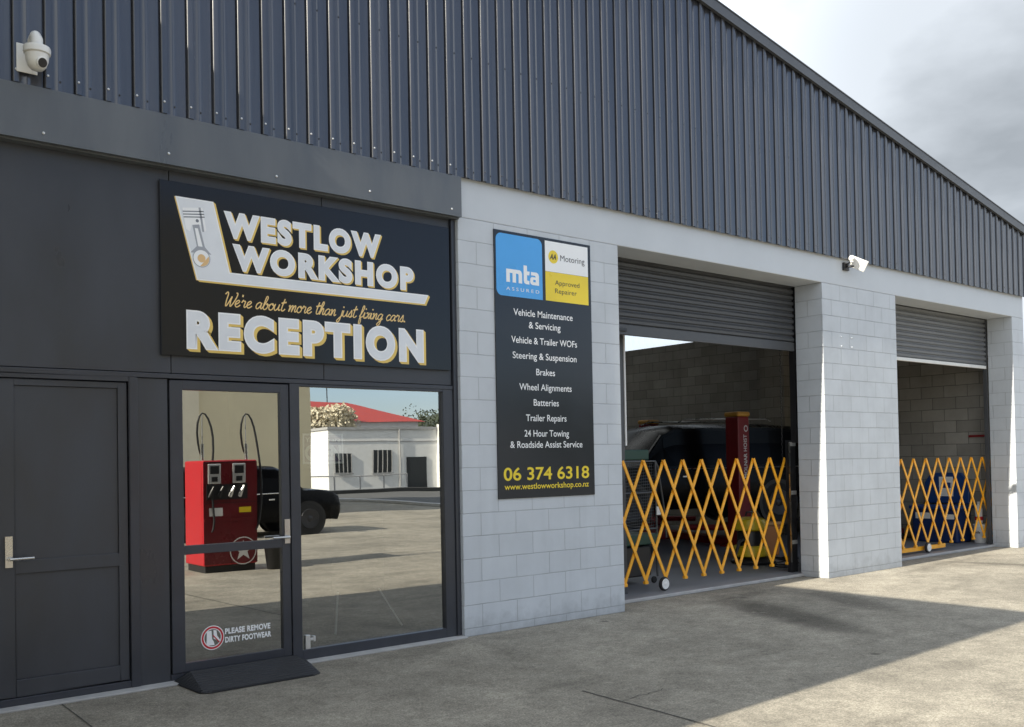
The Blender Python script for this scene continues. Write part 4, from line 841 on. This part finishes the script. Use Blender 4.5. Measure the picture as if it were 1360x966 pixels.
# yellow wet-and-dry vacuum
vy = mat('vacuum_yellow', (0.62, 0.46, 0.02), 0.35)
vc = thing('vacuum_cleaner', 'yellow and black wet vacuum on the floor behind the nearer gate', 'vacuum', (6.15, 1.55, -.03))
vx, vyy = 6.15, 1.55
b = MB(); b.lathe((vx, vyy, .06), [(.20, 0), (.25, .02), (.255, .10), (.235, .15), (.21, .16)], 28); b.build('base_tub', vy, vc, smooth=True)
b = MB(); b.lathe((vx, vyy, .22), [(.19, 0), (.185, .18), (.17, .22)], 24); b.build('drum', M['black'], vc, smooth=True)
b = MB(); b.lathe((vx, vyy, .43), [(.22, 0), (.235, .02), (.23, .09), (.20, .15), (.12, .18)], 28); b.build('motor_head', vy, vc, smooth=True)
b = MB(); b.tube([(vx-.1, vyy, .63), (vx-.08, vyy, .68), (vx+.08, vyy, .68), (vx+.1, vyy, .63)], .013, 8); b.build('carry_handle', M['black'], vc, smooth=True)
b = MB(); b.lathe((vx, vyy, -.028), [(.26, 0), (.28, .015), (.28, .05), (.24, .08)], 28); b.build('wheel_base', M['black'], vc, smooth=True)
hp = [(vx-.20, vyy-.05, .32), (vx-.38, vyy-.10, .30), (vx-.50, vyy-.12, .12), (vx-.46, vyy-.14, .01), (vx-.25, vyy-.30, .0), (vx+.05, vyy-.36, .0)]
b = MB(); b.tube([tuple(p) for p in hp], .022, 10); b.build('hose', M['black'], vc, smooth=True)
ob = thing('parts_bin', 'orange plastic parts bin standing behind the yellow vacuum', 'bin', (7.15, 2.05, -.03))
orm = mat('orange_plastic', (0.50, 0.16, 0.02), 0.45)
b = MB(); b.prism([(6.98, -.03), (7.32, -.03), (7.36, .42), (6.94, .42)], 1.9, 2.2); b.build('bin_body', orm, ob, bevel=.015)
b = MB(); b.box(6.92, 7.38, 1.88, 2.22, .42, .47); b.build('bin_rim', mat('pale_orange', (0.55, 0.27, 0.08), 0.5), ob, bevel=.012)
cb = thing('cable_coil', 'loose coil of black cable on the floor beside the gate post', 'cable', (6.2, .95, -.03))
b = MB(); pts_ = []
for i in range(90):
    a = i*.32; r = .17+.03*math.sin(i*1.3); pts_.append((6.05+r*math.cos(a)*1.1, .95+r*math.sin(a), -.018+.12*(0.5+0.5*math.sin(i*.21))))
b.tube(pts_, .008, 6); b.build('cable_loop', M['black'], cb, smooth=True)
# workbench with clutter against the side wall
wb = thing('workbench', 'dark steel workbench against the block side wall behind the hoist', 'bench', (10.8, 2.9, -.03))
b = MB(); b.box(10.45, 11.24, 2.1, 4.0, .86, .92); b.build('bench_top', M['roofin'], wb, bevel=.006)
for x in (10.5, 11.18):
    for y in (2.16, 3.94): MB().box(x-.03, x+.03, y-.03, y+.03, -.03, .86).build('leg', M['roofin'], wb)
b = MB(); b.box(10.5, 11.18, 2.2, 3.9, .25, .29); b.build('shelf', M['roofin'], wb)
for nm, lab, cat, x, y, sx, sy, sz, mt in (('spray_can', 'red spray can on the dark workbench', 'can', 10.62, 2.35, .035, .035, .2, SG['red']), ('oil_bottle', 'pale oil bottle on the dark workbench', 'bottle', 10.60, 2.62, .06, .06, .26, M['white'])):
    b = MB(); b.lathe((x, y, .92), [(sx, 0), (sx, sz*.8), (sx*.5, sz*.92), (sx*.4, sz)], 16); tag(b.build(nm, mt, smooth=True), lab, cat)
b = MB(); b.box(10.55, 10.85, 2.85, 3.2, .922, 1.12); tag(b.build('cardboard_carton', mat('carton', (.35, .27, .15), .8), bevel=.004), 'small cardboard carton on the dark workbench', 'box')
# chain hoist loop of the first shutter
ch = MB()
for i in range(60):
    z = 3.3-i*.034; ch.tube([(5.60+(.006 if i % 2 else -.006), .62, z), (5.60, .62+(.006 if i % 2 else -.006), z-.03)], .006, 5)
ch2 = ch.build('door_chain', M['black'], r1)

# far bay: parts washer, pails, jack, wall strip
bl_ = mat('washer_blue', (0.012, 0.05, 0.19), 0.35); bl2 = mat('washer_dark_blue', (0.010, 0.03, 0.12), 0.4)
pw = thing('parts_washer', 'blue parts washer with raised lid by the block wall of the farther bay', 'washer', (11.0, 1.15, -.03))
# local frame: washer faces the opening
b = MB(); b.box(10.72, 11.22, .86, 1.62, -.028, .52); b.build('tub', bl2, pw, bevel=.02)
b = MB(); b.box(10.68, 11.25, .82, 1.66, .52, .58); b.build('tub_rim', bl_, pw, bevel=.015)
b = MB(); b.prism([(.86, .60), (1.62, .60), (1.62, .95), (1.50, 1.12), (.98, 1.12), (.86, .95)], 11.16, 11.21, axis='x'); b.build('raised_lid', bl_, pw, bevel=.012)
b = MB(); b.face([(11.157, 1.12, .72), (11.157, 1.36, .72), (11.157, 1.36, 1.05), (11.157, 1.12, 1.05)]); b.build('lid_label', M['whitepaint'], pw)
b = MB(); b.face([(11.1545, 1.16, .86), (11.1545, 1.32, .86), (11.1545, 1.32, .95), (11.1545, 1.16, .95)]); b.build('label_print', bl_, pw)
b = MB(); b.face([(10.7165, 1.30, .36), (10.7165, 1.56, .36), (10.7165, 1.56, .46), (10.7165, 1.30, .46)]); b.face([(10.7165, .90, .36), (10.7165, 1.05, .36), (10.7165, 1.05, .44), (10.7165, .90, .44)]); b.build('tub_decals', M['whitepaint'], pw)
pa = thing('white_pail', 'white plastic pail with black print under the red-labelled bottle', 'pail', (11.06, .64, -.03))
b = MB(); b.lathe((11.06, .64, -.028), [(.095, 0), (.10, .02), (.108, .26), (.114, .265), (.114, .30), (.10, .31)], 28); b.build('pail_body', M['white'], pa, smooth=True)
b = MB()
for k in range(5): b.box(10.949, 10.953, .60+k*.022, .612+k*.022, .13, .17 if k % 2 else .155)
b.build('print_marks', M['black'], pa)
bo = thing('spray_bottle', 'white bottle with a red label standing on the white pail', 'bottle', (11.06, .66, .285))
b = MB(); b.lathe((11.06, .66, .285), [(.055, 0), (.06, .02), (.06, .24), (.04, .29), (.022, .31), (.022, .36)], 24); b.build('bottle_body', M['white'], bo, smooth=True)
b = MB(); b.lathe((11.06, .66, .34), [(.0615, 0), (.0615, .06)], 24); b.build('label_band', SG['red'], bo, smooth=True)
jk = thing('trolley_jack', 'dark red trolley jack on the floor at the back of the farther bay', 'jack', (10.7, 2.1, -.03))
b = MB(); b.prism([(10.35, .04), (11.05, .04), (11.05, .16), (10.75, .20), (10.35, .12)], 1.95, 2.25); b.build('jack_chassis', redp, jk, bevel=.012)
for x in (10.42, 10.98):
    for y in (1.93, 2.27): b = MB(); b.lathe((x, y-.015, .02), [(.045, 0), (.05, .006), (.05, .03), (.045, .034)], 16, axis=(0, 1, 0)); b.build('wheel', M['tyre'], jk, smooth=True)
b = MB(); b.cyl((11.0, 2.1, .16), (11.12, 2.1, .9), .016, 8); b.build('handle', M['black'], jk, smooth=True)
ws_ = MB(); ws_.box(11.235, 11.2695, .60, .88, 1.71, 1.745); tag(ws_.build('wall_rail', redp, bevel=.004), 'short dark red rail on the block wall of the farther bay', 'rail')

# easel inside the reception, seen low through the window
es = thing('floor_stand', 'folding display stand with thin pale legs inside the shop window', 'stand', (-.62, .75, -.012))
b = MB(); b.cyl((-.92, .62, -.01), (-.79, .80, .32), .009, 8); es1 = b.build('leg', M['white'], es, smooth=True)
b = MB(); b.cyl((-.24, .62, -.01), (-.37, .80, .32), .009, 8); b.build('leg', M['white'], es, smooth=True)
b = MB(); b.box(-.85, -.31, .80, .825, .30, 1.1); b.build('board', M['black'], es, bevel=.004)

# ================================================================ WHAT THE GLASS REFLECTS
redg = mat('pump_red', (0.42, 0.010, 0.018), 0.35, var=0.05); pshade = mat('pump_red_shaded', (0.15, 0.010, 0.016), 0.3)  # second red is darker: shade on the pump front put into its colour
fd = thing('fuel_dispenser', 'red fuel dispenser with two displays, black hoses and a white star emblem', 'fuel pump', (.62, -6.72, GZ))
b = MB(); b.box(.33, 1.14, -7.16, -6.45, GZ+.10, 1.54); pb = b.build('cabinet', redg, fd, bevel=.02)
MB().box(.335, 1.135, -6.452, -6.4485, GZ+.12, 1.52).build('shaded_front', pshade, fd)
MB().box(.36, 1.11, -7.13, -6.48, GZ, GZ+.10).build('plinth', M['black'], fd)
MB().box(.38, .98, -6.448, -6.43, .98, 1.20).build('nozzle_recess', M['black'], fd)
MB().box(.34, 1.12, -6.448, -6.435, .66, .70).build('trim_line', pshade, fd)
MB().box(.34, 1.13, -6.4475, -6.444, 1.505, 1.512).build('panel_seam', M['black'], fd)
MB().box(.34, 1.13, -6.4475, -6.444, .93, .936).build('panel_seam', M['black'], fd)
MB().box(.42, .62, -6.4475, -6.445, .74, .86).build('notice_plate', M['whitepaint'], fd)
MB().box(.86, 1.04, -6.4475, -6.445, .78, .86).build('notice_plate', SG['aayel'], fd)
MB().box(.327, .329, -7.10, -6.50, .30, 1.40).build('side_panel', redg, fd)
for x0 in (.40, .76):
    b = MB(); b.box(x0, x0+.19, -6.448, -6.43, 1.21, 1.49); di = b.build('display', M['zinc'], fd, bevel=.008)
    b = MB(); b.box(x0+.03, x0+.16, -6.4295, -6.426, 1.35, 1.46); b.build('display_screen', M['black'], di)
    b = MB(); b.box(x0+.05, x0+.14, -6.4295, -6.426, 1.24, 1.31); b.build('keypad', M['black'], di)
for x0 in (.42, .56, .72, .86):
    b = MB(); b.tube([(x0, -6.43, 1.02), (x0+.02, -6.40, 1.10), (x0+.05, -6.39, 1.17)], [.028, .022, .012], 8); b.build('nozzle', M['zinc'] if x0 > .6 else M['black'], fd, smooth=True)
for sx_, x in ((-1, .40), (1, 1.06)):
    b = MB(); b.cyl((x, -6.65, 1.54), (x, -6.65, 1.78), .022, 10); b.cyl((x, -6.65, 1.78), (x, -6.65, 2.24), .008, 8); b.build('hose_mast', M['steel'], fd, smooth=True)
    pth = [(x-.03, -6.64, 1.60), (x-.11, -6.62, 1.95), (x-.06, -6.60, 2.22), (x+.02, -6.58, 2.25), (x+.10, -6.55, 2.05), (x+.12, -6.50, 1.7), (x+.16*(1 if sx_ > 0 else .2), -6.44, 1.2), (x+.10, -6.40, .6), (x+.02, -6.40, .5)]
    b = MB(); b.tube(pth, .018, 8); b.build('hose', M['black'], fd, smooth=True, subsurf=1)
b = MB(); sc_ = (.92, .22); 
sp_ = []
for i in range(10):
    r = .155 if i % 2 == 0 else .062; a = R(90+36*i); sp_.append((sc_[0]+r*math.cos(a), sc_[1]+r*math.sin(a)))
b.face([(x, -6.4475, z) for x, z in sp_]); b.build('star_emblem', M['whitepaint'], fd)
b = MB(); ring(b, sc_[0], sc_[1], .185, .20, -6.4475, 36); b.build('emblem_ring', M['whitepaint'], fd)
bk = thing('black_bucket', 'black bucket on the concrete beside the red fuel dispenser', 'bucket', (1.35, -6.35, GZ))
b = MB(); b.lathe((1.35, -6.35, GZ+.002), [(.10, 0), (.105, .01), (.14, .30), (.145, .305), (.135, .305), (.10, .03)], 24); b.build('bucket_body', M['black'], bk, smooth=True)
b = MB(); b.tube([(1.21, -6.35, .23), (1.25, -6.35, .34), (1.35, -6.35, .38), (1.45, -6.35, .34), (1.49, -6.35, .23)], .008, 8); b.build('bucket_handle', M['zinc'], bk, smooth=True)

cr = thing('parked_car', 'black hatchback parked on the concrete beyond the fuel dispenser', 'car', (3.62, -12.9, GZ), 0)
car(cr, carb, carg, L=4.25, W_=1.78, H=1.52, bl=.92, hood=.98, wheel_r=.34)

beige = mat('beige_render', (0.68, 0.61, 0.43), 0.8, var=0.06, vscale=0.8); beige2 = mat('beige_trim', (0.74, 0.68, 0.54), 0.8)
bb_ = thing('beige_building', 'tall plain beige rendered building behind the parked hatchback', 'building', (2, -24, GZ))
b = MB(); b.box(-7, 9.2, -29, -20, GZ, 8.5); b.build('wall', beige, bb_)
MB().box(4.4, 5.6, -19.99, -19.85, GZ, 8.5).build('pilaster', beige2, bb_)
MB().box(-7.2, 9.35, -29.2, -19.7, 8.5, 8.8).build('parapet', beige2, bb_)
b = MB(); b.box(-3.2, -0.4, -20.0+.0015, -19.93, GZ, 3.4); b.build('shutter_door', M['shutterpale'], bb_)

wht = mat('white_render', (0.84, 0.84, 0.82), 0.8, var=0.05); dkw = mat('dark_window', (0.03, 0.035, 0.04), 0.15)
wb_ = thing('white_building', 'low white building with barred windows across the street', 'building', (21.4, -41.0, GZ), R(9))
MB().box(0, 13, -9, 0, 0, 3.45).build('wall', wht, wb_, local=True)
b = MB(); b.box(-.08, 13.08, -9.1, .1, 3.45, 3.6); b.build('coping', M['sill'], wb_, local=True)
for x0, x1, z0, z1 in ((.35, 1.3, 1.05, 2.1), (2.6, 3.8, 1.0, 2.25)):
    b = MB(); b.box(x0, x1, .001, .05, z0, z1); wi = b.build('window', dkw, wb_, local=True)
    b = MB()
    for k in range(5): xx = x0+(x1-x0)*k/4; b.box(xx-.02, xx+.02, .055, .09, z0, z1)
    b.box(x0-.08, x1+.08, .055, .15, z0-.1, z0-.02); b.build('window_bars', M['sill'], wi, local=True)
MB().box(6.75, 13.1, .002, .35, 0, 3.75).build('end_block', wht, wb_, local=True)
MB().cyl((4.35, .08, 0), (4.35, .08, 3.45), .05, 8).build('downpipe', M['sill'], wb_, local=True)
MB().box(0, 6.74, .002, .03, 2.75, 2.80).build('string_course', M['sill'], wb_, local=True)
b = MB(); b.box(4.8, 6.1, .001, .05, 0, 1.85); b.build('door', dkw, wb_, local=True)
rb_ = thing('red_roof_house', 'house with a red hipped roof behind the low white building', 'house', (28, -56, GZ))
b = MB(); b.box(25, 35, -62, -52, GZ, 4.4); b.build('wall', wht, rb_)
rr_ = mat('red_roof_iron', (0.42, 0.06, 0.04), 0.5, var=0.08)
e0, e1, e2 = (24.6, -51.6, 4.4), (35.4, -51.6, 4.4), (35.4, -62.4, 4.4); e3 = (24.6, -62.4, 4.4); k0_, k1_ = (28.4, -57, 6.1), (31.8, -57, 6.1)
b = MB(); b.face([e0, e1, k1_, k0_]); b.face([e1, e2, k1_]); b.face([e2, e3, k0_, k1_]); b.face([e3, e0, k0_]); b.face([e3, e2, e1, e0]); b.build('roof', rr_, rb_)
b = MB(); b.cyl((30.2, -57, 6.0), (30.2, -57, 7.2), .04, 6); b.build('aerial_mast', M['black'], rb_)

fe = thing('street_fence', 'low wire fence with posts in front of the white building', 'fence', (21, -37, GZ))
b = MB(); b.cyl((16.5, -37, .82), (24, -37, .82), .035, 6); b.cyl((16.5, -37, .1), (24, -37, .1), .02, 6); b.build('rail', M['sill'], fe)
for i in range(6): b = MB(); x = 16.5+i*1.5; b.cyl((x, -37, GZ), (x, -37, .86), .045, 8); b.build('post', M['sill'], fe)
kw = MB(); kw.box(12, 40, -36.3, -35.9, GZ, .12); tag(kw.build('street_wall', mat('dark_wall', (.05, .05, .048), .9), bevel=.02), 'low dark wall along the far side of the street', 'wall')
g = MB(); g.face([(13.5, -90, GZ+.004), (15, -18, GZ+.004), (80, -18, GZ+.004), (80, -90, GZ+.004)]); rd = g.build('street_road', mat('asphalt', (.10, .10, .098), .9, var=.15, vscale=.6)); struct(rd)
g = MB(); g.prism([(13.2, -90), (13.6, -90), (15.1, -14), (14.7, -14)], GZ+.002, GZ+.11, axis='z'); struct(g.build('street_kerb', M['sill'], bevel=.02))

def tree(name, label, x, y, trunk_h, r, cz_, n, col, sq=0.8, seed=1, leaf=.16):
    rnd = random.Random(seed); t = thing(name, label, 'tree', (x, y, GZ))
    b = MB(); b.tube([(x, y, GZ), (x+.05, y, trunk_h*.5), (x-.04, y+.03, trunk_h)], [.20, .15, .10], 10)
    for k in range(9):
        a = k*2.4; q = .7*r; b.tube([(x, y, trunk_h*.85), (x+math.cos(a)*q*.5, y+math.sin(a)*q*.5, cz_-.2), (x+math.cos(a)*q, y+math.sin(a)*q, cz_+.3*r*math.sin(k*1.7))], [.07, .04, .012], 6)
    b.build('trunk', mat('bark', (.09, .07, .055), .9), t, smooth=True)
    cl_ = [(rnd.uniform(-.6, .6)*r, rnd.uniform(-.6, .6)*r, rnd.uniform(-.5, .5)*r*sq, rnd.uniform(.28, .5)*r) for _ in range(22)]
    b = MB()
    for _ in range(n):
        c = rnd.choice(cl_); v = Vector((rnd.gauss(0, 1), rnd.gauss(0, 1), rnd.gauss(0, 1))).normalized()*c[3]*rnd.uniform(.6, 1.05)
        p = Vector((x+c[0]+v.x, y+c[1]+v.y, cz_+c[2]+v.z*.8)); u = Vector((rnd.gauss(0, 1), rnd.gauss(0, 1), rnd.gauss(0, 1))).normalized(); w = u.orthogonal().normalized(); s = leaf*rnd.uniform(.6, 1.3)
        b.face([p-u*s, p+w*s*.5, p+u*s, p-w*s*.5])
    b.build('crown', col, t)
blos = mat('cream_blossom', (.62, .56, .42), .8, var=.25, vscale=2.5); leafm = mat('olive_leaf', (.05, .065, .03), .8, var=.3, vscale=2)
tree('blossom_tree', 'rounded cream blossom tree behind the white building', 26.9, -53, 2.6, 2.7, 4.1, 8000, blos, .62, 3)
tree('bare_tree', 'sparse dark tree at the far end of the street', 42.5, -62, 3.0, 2.2, 4.6, 900, leafm, 1.0, 5, .12)

# low hills closing the horizon beyond the street
b = MB(); rnd = random.Random(11); hz = [9+7*math.sin(i*.55)+4*math.sin(i*1.7+1) for i in range(41)]
for i in range(40):
    a0, a1 = R(95-i*5.5), R(95-(i+1)*5.5)
    for (r0, h0, h1), (r1, h2, h3) in (((170, -.2, -.2), (230, hz[i], hz[i+1])), ((230, hz[i], hz[i+1]), (245, hz[i]*.6, hz[i+1]*.6))):
        b.face([(r0*math.cos(a0), r0*math.sin(a0), h0), (r0*math.cos(a1), r0*math.sin(a1), h1), (r1*math.cos(a1), r1*math.sin(a1), h3), (r1*math.cos(a0), r1*math.sin(a0), h2)])
struct(b.build('hills', mat('hill_scrub', (.055, .068, .045), .9, var=.4, vscale=.08), smooth=True))

# wing at the left, out of the picture: it throws the long shadow over the forecourt
wg = thing('side_wing', 'plain rendered wing standing forward at the left end of the workshop', 'building', (-8.5, -1.7, GZ))
b = MB(); b.box(-12, -5.6, -3.27, -0.12, GZ, 6.35); b.build('wall', beige, wg)
MB().box(-12.1, -5.6, -3.27, -0.12, 6.35, 6.49).build('parapet_cap', M['barge'], wg)
b = MB(); b.box(-9.6, -7.8, -3.30, -3.2685, .9, 2.1); b.build('window', dkw, wg)
